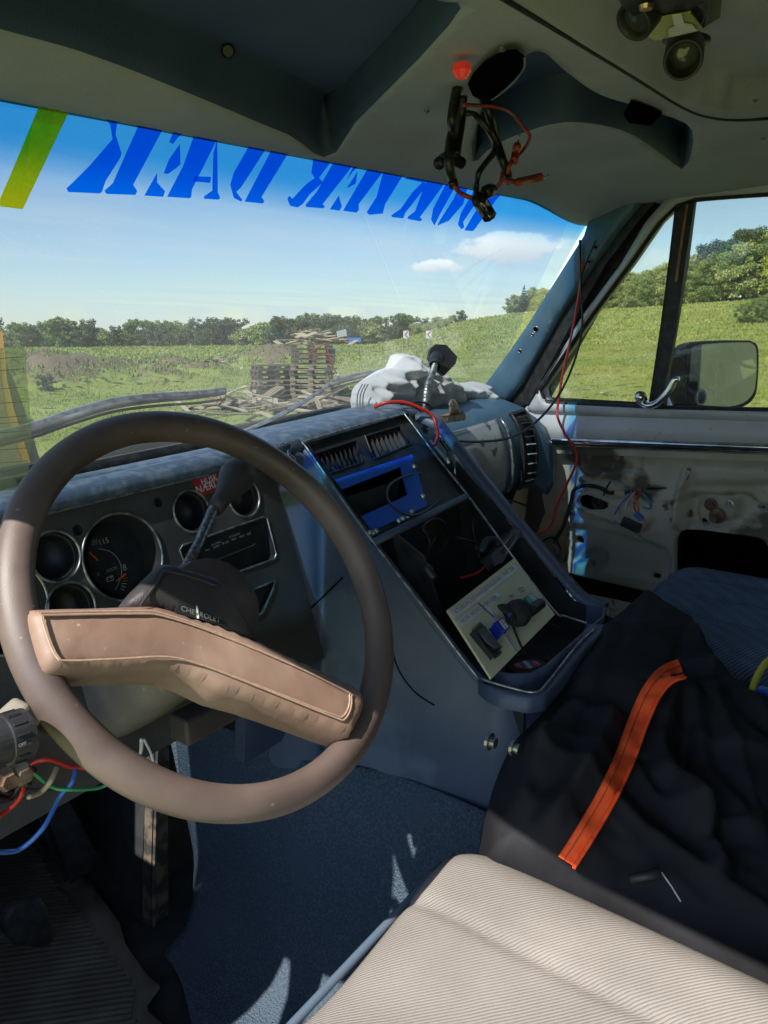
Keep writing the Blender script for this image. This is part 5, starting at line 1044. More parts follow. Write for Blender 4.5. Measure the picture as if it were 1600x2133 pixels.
# hub pad above the spoke
H_ = WP.off(.012)
hub = [(262, 1262), (285, 1225), (325, 1182), (350, 1177), (400, 1192), (450, 1208), (468, 1222), (490, 1262), (515, 1310), (532, 1345), (440, 1320), (375, 1290), (330, 1275), (289, 1270)]
hb = obj('horn_pad', *relief(crv(H_.ps(hub), 2, True), H_, .0055, pil(.012, .014), thick=.03), M['darkpad'], SW, smooth=True)
obj('horn_seam', *tube(crv(H_.off(.0125).ps([(292, 1262), (312, 1235), (330, 1210), (346, 1190), (400, 1202), (452, 1220)]), 5), .0012, 6), M['darkpad'], hb)
em = H_.off(.0125); eb = obj('emblem_plate', *plate(em.ps([(370, 1255), (462, 1290), (476, 1306), (366, 1276)]), em.n, .001), M['black'], hb)
text('CHEVROLET', em.off(.0008), (376, 1272), (458, 1298), M['inkg'], eb); obj('emblem_scratch', *plate(em.off(.001).ps([(409, 1262), (412, 1262), (415, 1288), (411, 1288)]), em.n, .0005), M['white_'], eb)
# spoke roots, hub dish
cst = WC-WN*.02
dish = lathe(WC-WN*.01, WC-WN*.075, [(0, 0), (.045, .05), (.050, .3), (.040, 1), (0, 1)], 32); obj('hub_dish', *dish, M['rim'], SW, smooth=True)
for a, b in [((70, 1330), (30, 1338)), ((735, 1490), (770, 1500))]:
    obj('spoke_root', *tube([WP.off(.0).p(*a), WP.off(-.004).p(*b)], .011, 8), M['rim'], SW, smooth=True)
# steering column
axd = -WN; cb = WC+axd*.07
col_ = obj('steering_column', *lathe(cb, cb+axd*.30, [(0, 0), (.036, 0), (.040, .1), (.045, .5), (.045, 1)], 32), M['darkpad'], VAN, smooth=True, label='steering column with brown shroud and stalks')
side_ = np.cross(axd, A(0, 0, 1)); side_ /= np.linalg.norm(side_); upv = np.cross(side_, axd)
sh = []
for s_, w_, h_2 in [(.075, .04, .036), (.10, .048, .044), (.16, .052, .050), (.24, .050, .048), (.33, .045, .045)]:
    c = WC+axd*s_-upv*.012; sh.append([c+side_*w_*(abs(cos(t))**.6*np.sign(cos(t)))+upv*h_2*(abs(sin(t))**.6*np.sign(sin(t))) for t in np.linspace(0, 2*pi, 29)])
obj('column_shroud', *grid(sh), mat('grey_brown_shroud', (.13, .11, .10), (.19, .165, .15), 8, .6, detail=8, bump=.2, spots=[((.3, .27, .25), 60, .68)]), col_, smooth=True)
SP_ = PY(.60)
obj('shroud_plate', *box(tuple(SP_.p(430, 1490)), (.075, .03, .03)), M['darkpad'], col_, bevel=.004)
# turn stalk at far left
q0, q1 = PY(.50).p(-60, 1565), PY(.50).p(58, 1525)
stl = obj('stalk_switch', *lathe(q0, q1, [(.016, 0), (.016, .55), (.018, .56), (.018, .95), (.015, 1), (0, 1)], 28), M['black'], col_, smooth=False)
for i in range(14):
    a = 2*pi*i/14; T_ = (q1-q0)/np.linalg.norm(q1-q0); u_ = np.cross(T_, A(0, 0, 1)); u_ /= np.linalg.norm(u_); w2 = np.cross(T_, u_); r_ = .018*(cos(a)*u_+sin(a)*w2)
    obj('grip_rib', *tube([q0+(q1-q0)*.60+r_, q0+(q1-q0)*.82+r_], .0012, 4), M['black'], stl)
text('OFF', PY(.482), (38, 1556), (54, 1550), M['white_'], stl)
obj('stalk_collar', *box(tuple(PY(.525).p(34, 1500)), (.024, .022, .022), [A(.9, 0, .4), A(0, 1, 0), A(-.4, 0, .9)]), M['board'], col_, bevel=.004)
obj('stalk_lever', *tube(crv([PY(.53).p(60, 1520), PY(.56).p(110, 1500), PY(.58).p(150, 1470)], 4), .009, 10), M['darkpad'], col_, smooth=True)
obj('ignition_tab', *plate(PY(.56).ps([(120, 1458), (148, 1462), (172, 1502), (165, 1515), (140, 1490)]), A(0, -1, 0), .006), M['rust'], col_)
for px, py in [(40, 1608), (8, 1620)]: c = PY(.60).p(px, py); obj('bolt_head', *lathe(c, c-A(0, .012, 0), [(.010, 0), (.010, .6), (.007, 1), (0, 1)], 6), M['rust'], col_)
obj('column_bracket', *plate(PY(.66).ps([(-60, 1560), (90, 1530), (160, 1560), (130, 1640), (-60, 1640)]), A(0, -1, 0), .03), M['darkpad'], col_, bevel=.004)
# gear lever
GL = obj('gear_lever', *tube([PY(.60).p(383, 1190), PY(.63).p(412, 1135), PY(.65).p(440, 1070), PY(.655).p(452, 1045)], [.0052, .0056, .006, .0055], 12), mat('chipped_chrome', (.32, .32, .31), (.12, .13, .14), 220, .38, .8, rlo=.4, rhi=.6), VAN, smooth=True, label='gear lever with peeling chrome and a brown knob')
k0, k1 = PY(.653).p(447, 1062), PY(.67).p(506, 975)
obj('lever_knob', *lathe(k0, k1, [(0, 0), (.009, 0), (.010, .18), (.0115, .35), (.017, .55), (.021, .78), (.019, .95), (.011, 1.06), (0, 1.08)], 24), M['darkpad'], GL, smooth=True)
# wires under the column
def lw_(pts, r, m, par, y=.62, nm='loose_wire', **k): return obj(nm, *tube(crv([PY(y+.01*(i % 2)).p(*q) for i, q in enumerate(pts)], 7), r, 6), M[m], par, smooth=True, **k)
for pts, m, r in [([(-20, 1710), (20, 1685), (45, 1655), (60, 1600), (100, 1582), (150, 1598), (200, 1600)], 'redw', .0022), ([(-10, 1775), (40, 1770), (90, 1725), (125, 1660), (150, 1630), (158, 1600)], 'bluew', .0022), ([(70, 1610), (110, 1640), (150, 1645), (210, 1640), (240, 1620)], 'greenw', .0018),
                  ([(60, 1660), (85, 1650), (105, 1628), (118, 1600)], 'tanw', .0025), ([(270, 1595), (292, 1570), (295, 1540)], 'whitew', .002), ([(-20, 1640), (30, 1650), (60, 1630)], 'blk', .004), ([(-20, 1660), (20, 1660), (70, 1600)], 'blk', .004), ([(300, 1540), (318, 1580), (325, 1640)], 'whitew', .0015)]: lw_(pts, r, m, col_)
# ---- seats
ST = PZ(-.60)
so_ = [(960, 1752), (1000, 1745), (1050, 1758), (1200, 1815), (1330, 1885), (1600, 2045), (1800, 2160), (1750, 2500), (1000, 2900), (500, 2500), (560, 2200), (600, 2133), (680, 2020), (745, 1942), (820, 1865), (890, 1800)]
sx = [A(.665, .395, -.6), A(.668, -.10, -.6), A(.20, -.10, -.6), A(.20, .405, -.6), A(.30, .412, -.6), (.45, .412, -.6), A(.60, .412, -.6)]
def rr_rect(x0, x1, y0, y1, z, r, n=6):
    P = []
    for cx_, cy_, a0 in ((x1-r, y1-r, 0), (x0+r, y1-r, pi/2), (x0+r, y0+r, pi), (x1-r, y0+r, 1.5*pi)):
        for k in range(n+1): a = a0+pi/2*k/n; P.append(A(cx_+r*cos(a), cy_+r*sin(a), z))
    return np.array(P)
dseat = bpy.data.objects.new('driver_seat', None); dseat.location = Vector((.44-.9, .15-.3, -.6+1.35)); link(dseat, VAN); ORG[dseat.name] = A(.44, .15, -.6); dseat['label'] = 'driver seat cushion in beige and grey twill'
base = rr_rect(.205, .664, -.12, .410, -.632, .06)
seam_y = lambda u: 0
def hseat(uv, d):
    W3 = ST.w(uv); h = .022*np.sqrt(np.clip(1-(1-np.clip(d/.05, 0, 1))**2, 0, 1))
    x, y = W3[:, 0], W3[:, 1]
    for k, (a, b) in enumerate([(.34, .0), (.275, 0)]): pass
    for xs_ in (.33, .555): h -= .0045*np.exp(-((x-xs_)/.006)**2)
    h += .012*np.exp(-((x-.62)/.06)**2)-.010*np.exp(-((x-.44)/.09)**2)+.002*nz(uv, 8, 4)
    return h
ds_ = obj('cushion', *relief(base, PZ(-.632), .008, hseat, thick=.10), M['seatb'], dseat, smooth=True)
obj('piping', *tube(crv(rr_rect(.203, .666, -.12, .412, -.631, .061), 3, True), .0045, 8, True), M['welt'], dseat, smooth=True)
obj('seat_side', *plate(rr_rect(.21, .660, -.12, .404, -.636, .055), A(0, 0, 1), .14), M['seatn'], dseat)
obj('seat_base', *box((.44, .12, -.90), (.34, .40, .28)), M['blackm'], dseat)
obj('seat_back', *relief([A(p[0], -.16, p[1]) for p in rr_rect(.215, .665, -.62, .10, 0, .08)[:, :2]], PY(-.16), .03, pil(.03, .05), thick=.10), M['seatb'], dseat, smooth=True)
# passenger seat
pseat = bpy.data.objects.new('passenger_seat', None); pseat.location = Vector((1.34-.9, .1-.3, -.55+1.35)); link(pseat, VAN); ORG[pseat.name] = A(1.34, .1, -.55); pseat['label'] = 'passenger seat in ribbed navy cloth'
def hp(uv, d):
    W3 = PZ(-.57).w(uv); h = .045*np.sqrt(np.clip(1-(1-np.clip(d/.07, 0, 1))**2, 0, 1)); y = W3[:, 1]
    for xs_ in (1.475, 1.385, 1.285, 1.17): h -= .012*np.exp(-(np.clip(W3[:, 0]-xs_, 0, 1)/.03)**2)*(W3[:, 0] > xs_)+.004*np.exp(-((W3[:, 0]-xs_)/.006)**2)
    return h
obj('cushion', *relief(rr_rect(1.12, 1.585, -.35, .445, -.57, .07), PZ(-.57), .009, hp, thick=.14), M['seatn'], pseat, smooth=True)
obj('seat_back', *box((1.35, -.34, -.28), (.46, .1, .6)), M['seatn'], pseat, bevel=.03)
obj('seat_base', *box((1.35, .05, -.77), (.36, .5, .16)), M['blackm'], pseat)
# ================================================================== LOOSE THINGS IN THE CAB
# white cotton garment bundled on the dash
def fold(sd, amp, sc_, str_=1.0):
    def f(uv):                                         # sharp-crested folds: warped ridged noise at three scales
        w_ = np.stack([nz(uv, sc_*.7, sd+9, 1), nz(uv, sc_*.7, sd+13, 1)], -1)*.35/sc_; q = (uv+w_)*A(1, str_); h = 0
        for k, (m, a) in enumerate(((1, 1), (2.1, .34), (4.3, .10))): n = nz(q, sc_*m, sd+k*3, 1); h = h+a*np.clip(1-np.abs(n)*3.2, 0, 1)**1.6
        return amp*h
    return f
CLO = PY(.93)
out = [(738, 858), (738, 815), (755, 795), (790, 772), (808, 765), (818, 742), (832, 737), (852, 740), (872, 768), (900, 772), (925, 795), (950, 800), (985, 795), (1000, 800), (998, 815), (985, 822), (1012, 826), (1018, 852), (1000, 860), (960, 858), (920, 862), (880, 860), (800, 850), (770, 858)]
ff0 = fold(3, .016, 12)
def opd(Q, L):
    best = np.full(len(Q), 1e9)
    for a, b in zip(L[:-1], L[1:]):
        d = b-a; t = np.clip(((Q-a)@d)/max(d@d, 1e-12), 0, 1); best = np.minimum(best, np.hypot(*(Q-(a+t[:, None]*d)).T))
    return best
zC = lambda x, y: (720+x/4.706, 720+y/4.706)
CR = [([(390, 205), (340, 300), (420, 400)], .012, .012), ([(400, 210), (560, 270), (650, 370), (620, 430)], .022, .010), ([(480, 90), (520, 200), (500, 240)], .010, .008), ([(640, 100), (690, 200), (840, 240)], .016, .010), ([(560, 270), (700, 330), (820, 300)], -.014, .014), ([(180, 420), (430, 420), (640, 450), (690, 470)], -.010, .005), ([(690, 440), (720, 520), (680, 600)], -.014, .012),
      ([(860, 350), (930, 420), (950, 540)], .014, .010), ([(930, 350), (1100, 420), (1200, 520), (1350, 600)], .016, .010), ([(1020, 400), (1200, 370), (1290, 400)], .012, .009), ([(1180, 480), (1380, 500)], .010, .008), ([(450, 300), (560, 350), (600, 360)], -.012, .008), ([(1000, 560), (1180, 600), (1300, 640)], -.010, .010), ([(860, 240), (980, 340)], .010, .01)]
CRu = [(CLO.uv(CLO.ps([zC(*q) for q in p])), h, w) for p, h, w in CR]
def ff(uv):
    h = ff0(uv)
    for L, a, w in CRu: h = h+a*1.35*np.clip(1-opd(uv, L)/(w*2.2), 0, 1)
    return h
WCL = thing('cloth', 'crumpled white cotton garment bundled on the dash top behind the flexible lamp', 'cloth', tuple(CLO.p(870, 855)))
obj('garment', *relief(crv(CLO.ps(out), 2, True), CLO, .0028, lambda uv, d: .055*np.sqrt(np.clip(1-(1-np.clip(d/.09, 0, 1))**2, 0, 1))+ff(uv)*np.clip(d/.015, 0, 1), thick=.006), M['white'], WCL, smooth=True)
for k in (0, 6, 12): obj('grey_stripe', *tube(crv(CLO.off(.03+.002*k).ps([(744+k, 852), (745+k, 822), (755+k, 800)]), 5), .0012, 5), M['inkg'], WCL)
# flexible gooseneck with black head
GN = thing('gooseneck_lamp', 'black lamp head on a silver bendy gooseneck rising from the dash', 'gooseneck lamp', tuple(PY(.80).p(892, 905)))
P = crv([PY(.795).p(889, 908), PY(.80).p(886, 860), PY(.815).p(890, 810), PY(.83).p(900, 780), PY(.84).p(908, 755)], 14)
rad = [.0068 if i % 2 else .0056 for i in range(len(P))]; obj('gooseneck', *tube(P, rad, 12), M['silver'], GN, smooth=False)
HP = PY(.85)
h0 = HP.p(908, 752); h1 = PY(.87).p(925, 738)
obj('lamp_collar', *lathe(PY(.838).p(906, 762), PY(.85).p(911, 744), [(.011, 0), (.0135, .3), (.0145, 1), (0, 1)], 20), M['black'], GN, smooth=True)
Hn = Pl((-.75, -.65, .1), A(-.75, -.65, .1)@PY(.85).p(922, 745))
obj('lamp_head', *relief(Hn.ps([(893, 745), (897, 726), (908, 717), (930, 718), (953, 743), (949, 758), (925, 783), (904, 768)]), Hn, .004, None, thick=.035), M['black'], GN, bevel=.003)
# red and black cables over the dash top
def wire(name, pts, r, m, label, cat='cable', veh=True, group=None):
    P = crv([np.asarray(q, float) for q in pts], 9); return obj(name, *tube(P, r, 8), M[m], smooth=True, label=label, cat=cat, at=tuple(P[0]), group=group)
def c_(px, py, y): return PY(y).p(px, py)
def x_(px, py, x): return PX(x).p(px, py)
wire('red_cable', [c_(780, 848, .83), c_(805, 839, .81), c_(840, 838, .79), c_(875, 850, .77), c_(900, 865, .755), c_(908, 885, .745), c_(912, 908, .74), c_(905, 928, .74)], .0032, 'redw', 'thick red cable looping over the dash top below the white cloth')
wire('black_cable', [c_(835, 842, .80), c_(880, 838, .80), c_(900, 850, .79)], .0022, 'blk', 'short black cable beside the thick red cable on the dash')
wire('black_cable', [x_(1208, 500, 1.66), x_(1210, 600, 1.655), x_(1212, 690, 1.65), x_(1190, 770, 1.63), x_(1158, 832, 1.58), x_(1110, 885, 1.5), x_(1060, 912, 1.40), x_(1000, 920, 1.30), x_(945, 918, 1.2), x_(925, 920, 1.17)], .0027, 'blk', 'thin black cable from the windscreen pillar across to the dash centre')
wire('red_wire', [x_(1213, 545, 1.66), x_(1205, 620, 1.655), x_(1190, 700, 1.65), x_(1172, 780, 1.645), x_(1162, 845, 1.64), x_(1162, 870, 1.63), x_(1178, 905, 1.63), x_(1198, 935, 1.64), x_(1200, 965, 1.64), x_(1180, 1010, 1.6), x_(1160, 1050, 1.55), x_(1150, 1090, 1.50), x_(1130, 1110, 1.42), x_(1090, 1113, 1.33), x_(1060, 1105, 1.25), x_(1025, 1098, 1.16)], .0030, 'redw', 'long thin red wire hanging from the pillar down past the passenger door', 'wire')
wire('black_cable', [c_(915, 915, .745), c_(935, 945, .73), c_(944, 975, .70), c_(935, 1015, .67), c_(905, 1050, .65), c_(870, 1072, .63), c_(835, 1068, .63), c_(808, 1040, .66), c_(812, 1010, .68), c_(850, 990, .69), c_(900, 983, .70), c_(944, 975, .71)], .0021, 'blk', 'black cable looping in front of the blue radio plate')
wire('black_cable', [c_(1000, 1165, .60), c_(985, 1110, .62), c_(990, 1065, .66), c_(1015, 1050, .72), c_(1060, 1042, .78), c_(1100, 1055, .80)], .0022, 'blk', 'black cable arching from the open bay to the glovebox')
for pts, s in [([(880, 1190), (895, 1130), (880, 1100), (900, 1082), (925, 1090), (930, 1130), (900, 1160)], 0), ([(950, 1120), (985, 1130), (1010, 1150), (1000, 1175)], 1), ([(860, 1200), (875, 1175), (890, 1150), (905, 1120)], 2)]:
    wire('black_cable', [c_(*q, .60+.008*i) for i, q in enumerate(pts)], .0024, 'blk', ['tangled black cable lying in the open console bay', 'black cable at the right of the open console bay', 'black cable hanging at the left of the open console bay'][s])
# little device at the bay edge
DV = thing('charger', 'dark grey handheld device leaning at the right edge of the open bay', 'device', tuple(c_(1040, 1160, .55)))
dpl = Pl((-.2, -.7, .65), A(-.2, -.7, .65)@c_(1045, 1135, .575))
obj('device_body', *plate(dpl.ps([(1018, 1158), (1068, 1100), (1080, 1106), (1082, 1118), (1045, 1168), (1030, 1175)]), dpl.n, .018), M['doorg'] if False else mat('dark_grey_case', (.06, .06, .07), (.08, .08, .09), 30, .4), DV, bevel=.003)
obj('device_screen', *plate(dpl.off(.001).ps([(1040, 1146), (1062, 1118), (1072, 1122), (1050, 1152)]), dpl.n, .001), M['black'], DV)
obj('device_rim', *tube(dpl.off(.001).ps([(1036, 1152), (1066, 1114), (1076, 1119), (1052, 1157)]), .001, 5, True), M['steel'], DV)
obj('device_grip', *tube(crv(dpl.off(.004).ps([(1002, 1150), (1012, 1128), (1032, 1126), (1040, 1138)]), 5), .007, 8), M['black'], DV, smooth=True)
obj('device_cord', *tube(crv(dpl.off(-.02).ps([(1020, 1165), (1000, 1190), (975, 1200), (960, 1203)]), 5), .002, 6), M['redw'], DV, smooth=True)
c = c_(893, 1188, .58); PLG = obj('usb_plug', *lathe(c_(885, 1180, .58), c_(905, 1205, .56), [(0, 0), (.007, 0), (.008, .4), (.006, .5), (.006, 1), (0, 1)], 14), M['black'], smooth=True, label='small round black plug lying in the left of the open bay', cat='plug')
# beige switch board leaning in the tray
zS = lambda x, y: (900+x/5, 1160+y/5)
_a, _b, _c = RAMP.off(.007).p(928, 1272), RAMP.off(.007).p(1072, 1163), PZ(-.468).p(1024, 1412); _n = np.cross(_b-_a, _c-_a); WPn = Pl(_n, _n@_a)
BR = thing('switch_board', 'beige plastic board with a rocker switch and labels leaning over the tray', 'switch board', tuple(WPn.p(1045, 1290)))
cor = [(933, 1270), (1072, 1163), zS(1275, 598), zS(622, 1258)]
obj('board', *plate(WPn.ps(cor), WPn.n, .004), M['beige'], BR, bevel=.0006)
lb = WPn.off(.0012)
def lab(pts, t_, a, b, m='label', ink='inkg', nm='label_strip'):
    o = obj(nm, *plate(lb.ps([zS(*q) for q in pts]), lb.n, .0008), M[m], BR)
    text(t_, lb, zS(*a), zS(*b), M[ink], o, h=.0005); return o
lab([(190, 580), (860, 75), (905, 130), (235, 640)], 'ATLEBORG REDNINGSBEREDSKAB 1 AND 2BR', (252, 597), (862, 122), 'labelw')
lab([(255, 670), (680, 355), (718, 405), (305, 738)], 'HUSK HOVEDAFBRYDER.', (325, 692), (690, 420), 'labelw')
lab([(562, 535), (600, 520), (690, 670), (655, 690)], 'I', (640, 640), (655, 628), 'labelw')
lab([(745, 810), (785, 790), (900, 975), (878, 1000)], 'Natolai', (765, 825), (868, 985), 'labelw')
for t_, a, b in [('HOVEDAFBR', (418, 765), (520, 695)), ('HORN', (708, 525), (745, 498)), ('OFF', (738, 552), (762, 534)), ('ARBJ', (812, 435), (850, 408)), ('LYS', (838, 465), (862, 448)), ('KABINE', (905, 358), (958, 322)), ('VARME', (925, 385), (972, 352)), ('ON', (893, 742), (912, 728))]:
    text(t_, WPn, zS(*a), zS(*b), M['ink'], BR, h=.0008)
def rocker(pts, h, m, nm='rocker_switch'): return obj(nm, *plate([p for p in WPn.off(h).ps([zS(*q) for q in pts])], WPn.n, h), M[m], BR, bevel=.0012)
rs = rocker([(425, 770), (520, 700), (715, 935), (640, 1030)], .008, 'black', 'main_rocker'); e1 = WPn.off(.008).ps([zS(*q) for q in [(480, 775), (545, 735), (615, 860), (560, 890)]]); e2 = WPn.off(.015).ps([zS(*q) for q in [(585, 1000), (650, 960)]][::-1])
obj('rocker_face', *grid([[e1[0], e1[1]], [WPn.off(.010).p(*zS(560, 890)), WPn.off(.010).p(*zS(620, 860))], [WPn.off(.016).p(*zS(650, 960)), WPn.off(.016).p(*zS(708, 925))], [WPn.off(.004).p(*zS(655, 965)), WPn.off(.004).p(*zS(713, 930))]]), mat('rocker_grey', (.05, .05, .055), (.10, .09, .10), 30, .3), rs, solid=.003)
obj('rocker_foot', *plate(WPn.off(.006).ps([zS(*q) for q in [(660, 1005), (715, 970), (728, 1000), (675, 1035)]]), WPn.n, .006), M['black'], rs)
rb = rocker([(650, 690), (735, 640), (805, 730), (730, 800)], .014, 'bluer', 'blue_rocker'); obj('paper_flag', *plate(WPn.off(.0148).ps([zS(*q) for q in [(700, 668), (735, 642), (800, 728), (762, 755)]]), WPn.n, .0006), M['labelw'], rb); text('h/kor', WPn.off(.0149), zS(712, 668), zS(765, 748), M['ink'], rb)
rocker([(765, 560), (850, 545), (865, 600), (815, 650)], .006, 'bluer', 'blue_rocker'); rocker([(905, 500), (960, 460), (1000, 520), (950, 545)], .008, 'yellow', 'yellow_rocker'); rg = rocker([(965, 430), (1035, 378), (1105, 440), (1030, 500)], .012, 'green', 'green_rocker')
obj('rocker_shine', *plate(WPn.off(.0125).ps([zS(*q) for q in [(1005, 400), (1035, 380), (1100, 438), (1065, 465)]]), WPn.n, .0005), mat('pale_green_shine', (.25, .55, .42), rough=.3), rg)  # paler patch paints a shine on the green rocker
# handheld black plug lying across the switches
BK = thing('power_plug', 'black cigarette lighter plug with blue band lying across the switch board', 'plug', tuple(WPn.off(.02).p(*zS(900, 590))))
a, b, c_2 = [WPn.off(h).p(*zS(*q)) for h, q in ((.020, (790, 530)), (.022, (905, 590)), (.018, (1140, 480)))]
obj('plug_body', *lathe(WPn.off(.014).p(*zS(800, 600)), WPn.off(.022).p(*zS(985, 570)), [(0, 0), (.015, 0), (.019, .3), (.020, .7), (.014, 1), (0, 1)], 18), M['blackm'], BK, smooth=True)
obj('plug_flare', *lathe(WPn.off(.012).p(*zS(775, 610)), WPn.off(.022).p(*zS(830, 540)), [(0, .4), (.013, 0), (.019, .2), (.017, .6), (.012, 1)], 18), M['blackm'], BK, smooth=True)
obj('plug_stem', *tube([WPn.off(.020).p(*zS(960, 590)), WPn.off(.020).p(*zS(1050, 540)), WPn.off(.018).p(*zS(1135, 485))], [.010, .009, .0095, .008], 12), M['black'], BK, smooth=True)
obj('plug_band', *plate(WPn.off(.027).ps([zS(*q) for q in [(790, 590), (840, 555), (845, 575), (805, 635)]]), WPn.n, .001), M['bluer'], BK)
obj('plug_cord', *tube(crv([WPn.off(h).p(*zS(*q)) for h, q in ((.012, (820, 650)), (.006, (850, 740)), (.004, (890, 840)), (.003, (935, 945)), (-.02, (960, 1010)))], 6), .0017, 6), M['blk'], BK, smooth=True)
# round tin in the tray, small knob and keys
TZ = PZ(-.535)
c = TZ.p(1098, 1414); TN = thing('round_tin', 'small round black tin with a red, white and blue badge in the console tray', 'tin', tuple(c))
obj('tin_body', *lathe(c, c+A(0, 0, .022), [(0, 0), (.029, 0), (.032, .15), (.032, .75), (.030, .95), (.026, 1), (0, 1)], 32), M['black'], TN, smooth=True)
tp = PZ(c[2]+.0228); cc = tp.p(1098, 1406); bd_ = obj('badge', *plate(circ(tp, c+A(0, 0, .0228), .021, 28, .012, rot=-.72), A(0, 0, 1), .0005), M['redsign'], TN)
u_ = A(cos(-.72), sin(-.72), 0); w_ = A(-u_[1], u_[0], 0)
obj('badge_band', *plate([c+A(0, 0, .0231)+u_*a*.003+w_*b*.0118 for a, b in ((-1, -1), (1, -1), (1, 1), (-1, 1))], A(0, 0, 1), .0003), M['white_'], bd_)
for s_ in (-.0065, .0065): obj('badge_band', *plate([c+A(0, 0, .0231)+u_*(s_*.8+a*.002)+w_*b*.0112 for a, b in ((-1, -1), (1, -1), (1, 1), (-1, 1))], A(0, 0, 1), .0003), M['bluesign'], bd_)
for s_ in (-.014, .014): obj('badge_letter', *tube([c+A(0, 0, .0234)+u_*(s_+a)+w_*b for a, b in ((-.003, -.005), (-.003, .005), (.003, .004), (.0, 0), (.003, -.005))], .0006, 4), M['white_'], bd_)
obj('tin_ring', *tube(circ(Pl((0, 1, .3), (0, 1, .3)@(c+A(-.03, .0, .012))), c+A(-.036, .004, .012), .009, 18), .0016, 6, True), M['chrome'], TN)
c = TZ.p(1150, 1392); KB = thing('crumpled_foil', 'small crumpled dark foil wrapper behind the round tin', 'wrapper', tuple(c)); th, ph = np.meshgrid(np.linspace(0, pi, 10), np.linspace(0, 2*pi, 15), indexing='ij'); g = [[c+A(0, 0, .01)+A(sin(a)*cos(b), sin(a)*sin(b), cos(a))*A(.020, .011, .010)*(1+.6*noise.noise(Vector((a*3, b*2, 1)))) for a, b in zip(r1_, r2_)] for r1_, r2_ in zip(th, ph)]
obj('foil', *grid(g), mat('dark_foil', (.06, .06, .07), (.2, .2, .22), 90, .3, .7), KB)
c = TZ.p(1045, 1408); obj('key_ring', *tube(circ(Pl((0, .6, .8), A(0, .6, .8)@c), c+A(0, 0, .01), .012, 20), .0018, 6, True), M['chrome'], smooth=True, label='chrome ring lying left of the round tin in the tray', cat='ring')
# bulldog clip on the glovebox top
CLP = thing('bulldog_clip', 'rusty steel bulldog clip gripping the top edge of the glovebox', 'clip', tuple(PY(.79).p(950, 870)))
cp_ = PY(.765)
obj('clip_jaw', *plate(cp_.ps([(930, 866), (965, 858), (970, 868), (968, 874), (932, 880)]), A(0, -1, 0), .014), M['rust2'] if 'rust2' in M else M['silver'], CLP, bevel=.002)
obj('clip_handle', *relief(cp_.off(.004).ps([(937, 866), (936, 842), (940, 832), (948, 832), (953, 840), (957, 864)]), cp_.off(.004), .003, pil(.003, .004), thick=.001, holes=[circ(cp_.off(.004), cp_.off(.004).p(941, 838), .0025, 10)]), M['rust2'] if 'rust2' in M else M['silver'], CLP, smooth=True)
# dangling overhead wires
HG = thing('hanging_wires', 'bundle of taped black and red wires dangling from the roof lining', 'wires', tuple(PZ(.21).p(972, 160)))
zH = lambda x, y: (900+x/5.333, 80+y/5.333)
def hw(pts, r, m, y0=.47, nm='wire'): return obj(nm, *tube(crv([PY(y0+.006*sin(i*1.7)).p(*zH(*q)) for i, q in enumerate(pts)], 8), r, 8), M[m], HG, smooth=True)
hw([(390, 450), (290, 540), (250, 700), (225, 900), (235, 1020), (205, 1150), (190, 1300), (195, 1450), (220, 1560), (240, 1640)], .0056, 'blk', nm='taped_cable')
hw([(400, 440), (520, 560), (590, 700), (640, 850), (680, 1030), (730, 1200), (780, 1350), (830, 1480), (840, 1580)], .0056, 'blk', .465, nm='taped_cable')
hw([(350, 640), (330, 900), (300, 1100), (270, 1290)], .0045, 'blk', .475, 'taped_cable')
hw([(400, 830), (470, 850), (560, 930), (640, 1040), (690, 1150), (690, 1260), (600, 1380), (520, 1500), (490, 1620), (500, 1750), (560, 1880), (610, 1980)], .0034, 'blk', .46)
hw([(250, 1650), (320, 1720), (430, 1770), (520, 1790), (620, 1740), (690, 1680), (760, 1600), (790, 1480), (860, 1400), (920, 1280), (940, 1190)], .0026, 'dred')
hw([(350, 740), (500, 745), (640, 750), (780, 775), (900, 840), (980, 940), (1060, 1040), (1085, 1100), (1030, 1220), (940, 1320), (870, 1400), (840, 1500)], .0020, 'dred', .455)
hw([(940, 1190), (960, 1130), (970, 1080)], .0014, 'steelw'); hw([(910, 1360), (930, 1270), (945, 1195)], .0048, 'dred', .45, 'red_sleeve')
hw([(820, 1580), (900, 1590), (960, 1595)], .003, 'dred', .45); hw([(950, 1597), (1080, 1570), (1215, 1540)], .0048, 'dred', .45, 'red_sleeve'); hw([(1215, 1542), (1250, 1545), (1290, 1520)], .0012, 'steelw', .45)
hw([(520, 1790), (580, 1880), (640, 1980)], .0085, 'blk', .458, 'taped_end'); hw([(545, 1830), (600, 1900), (650, 1985)], .0015, 'steelw', .448); hw([(610, 1700), (660, 1690)], .0075, 'blk', .455, 'taped_end')
hw([(80, 1390), (150, 1330), (200, 1330), (330, 1390)], .007, 'blk', .50, 'taped_cable')
RL = thing('red_lamp', 'small red indicator lamp in the roof lining above the hanging wires', 'indicator lamp', tuple(PZ(.208).p(963, 142)))
rc = PZ(.208).p(962, 143); obj('lens', *lathe(rc+A(0, 0, .004), rc-A(0, 0, .008), [(.008, 0), (.009, .5), (.005, 1), (0, 1)], 10), M['redglow'], RL)
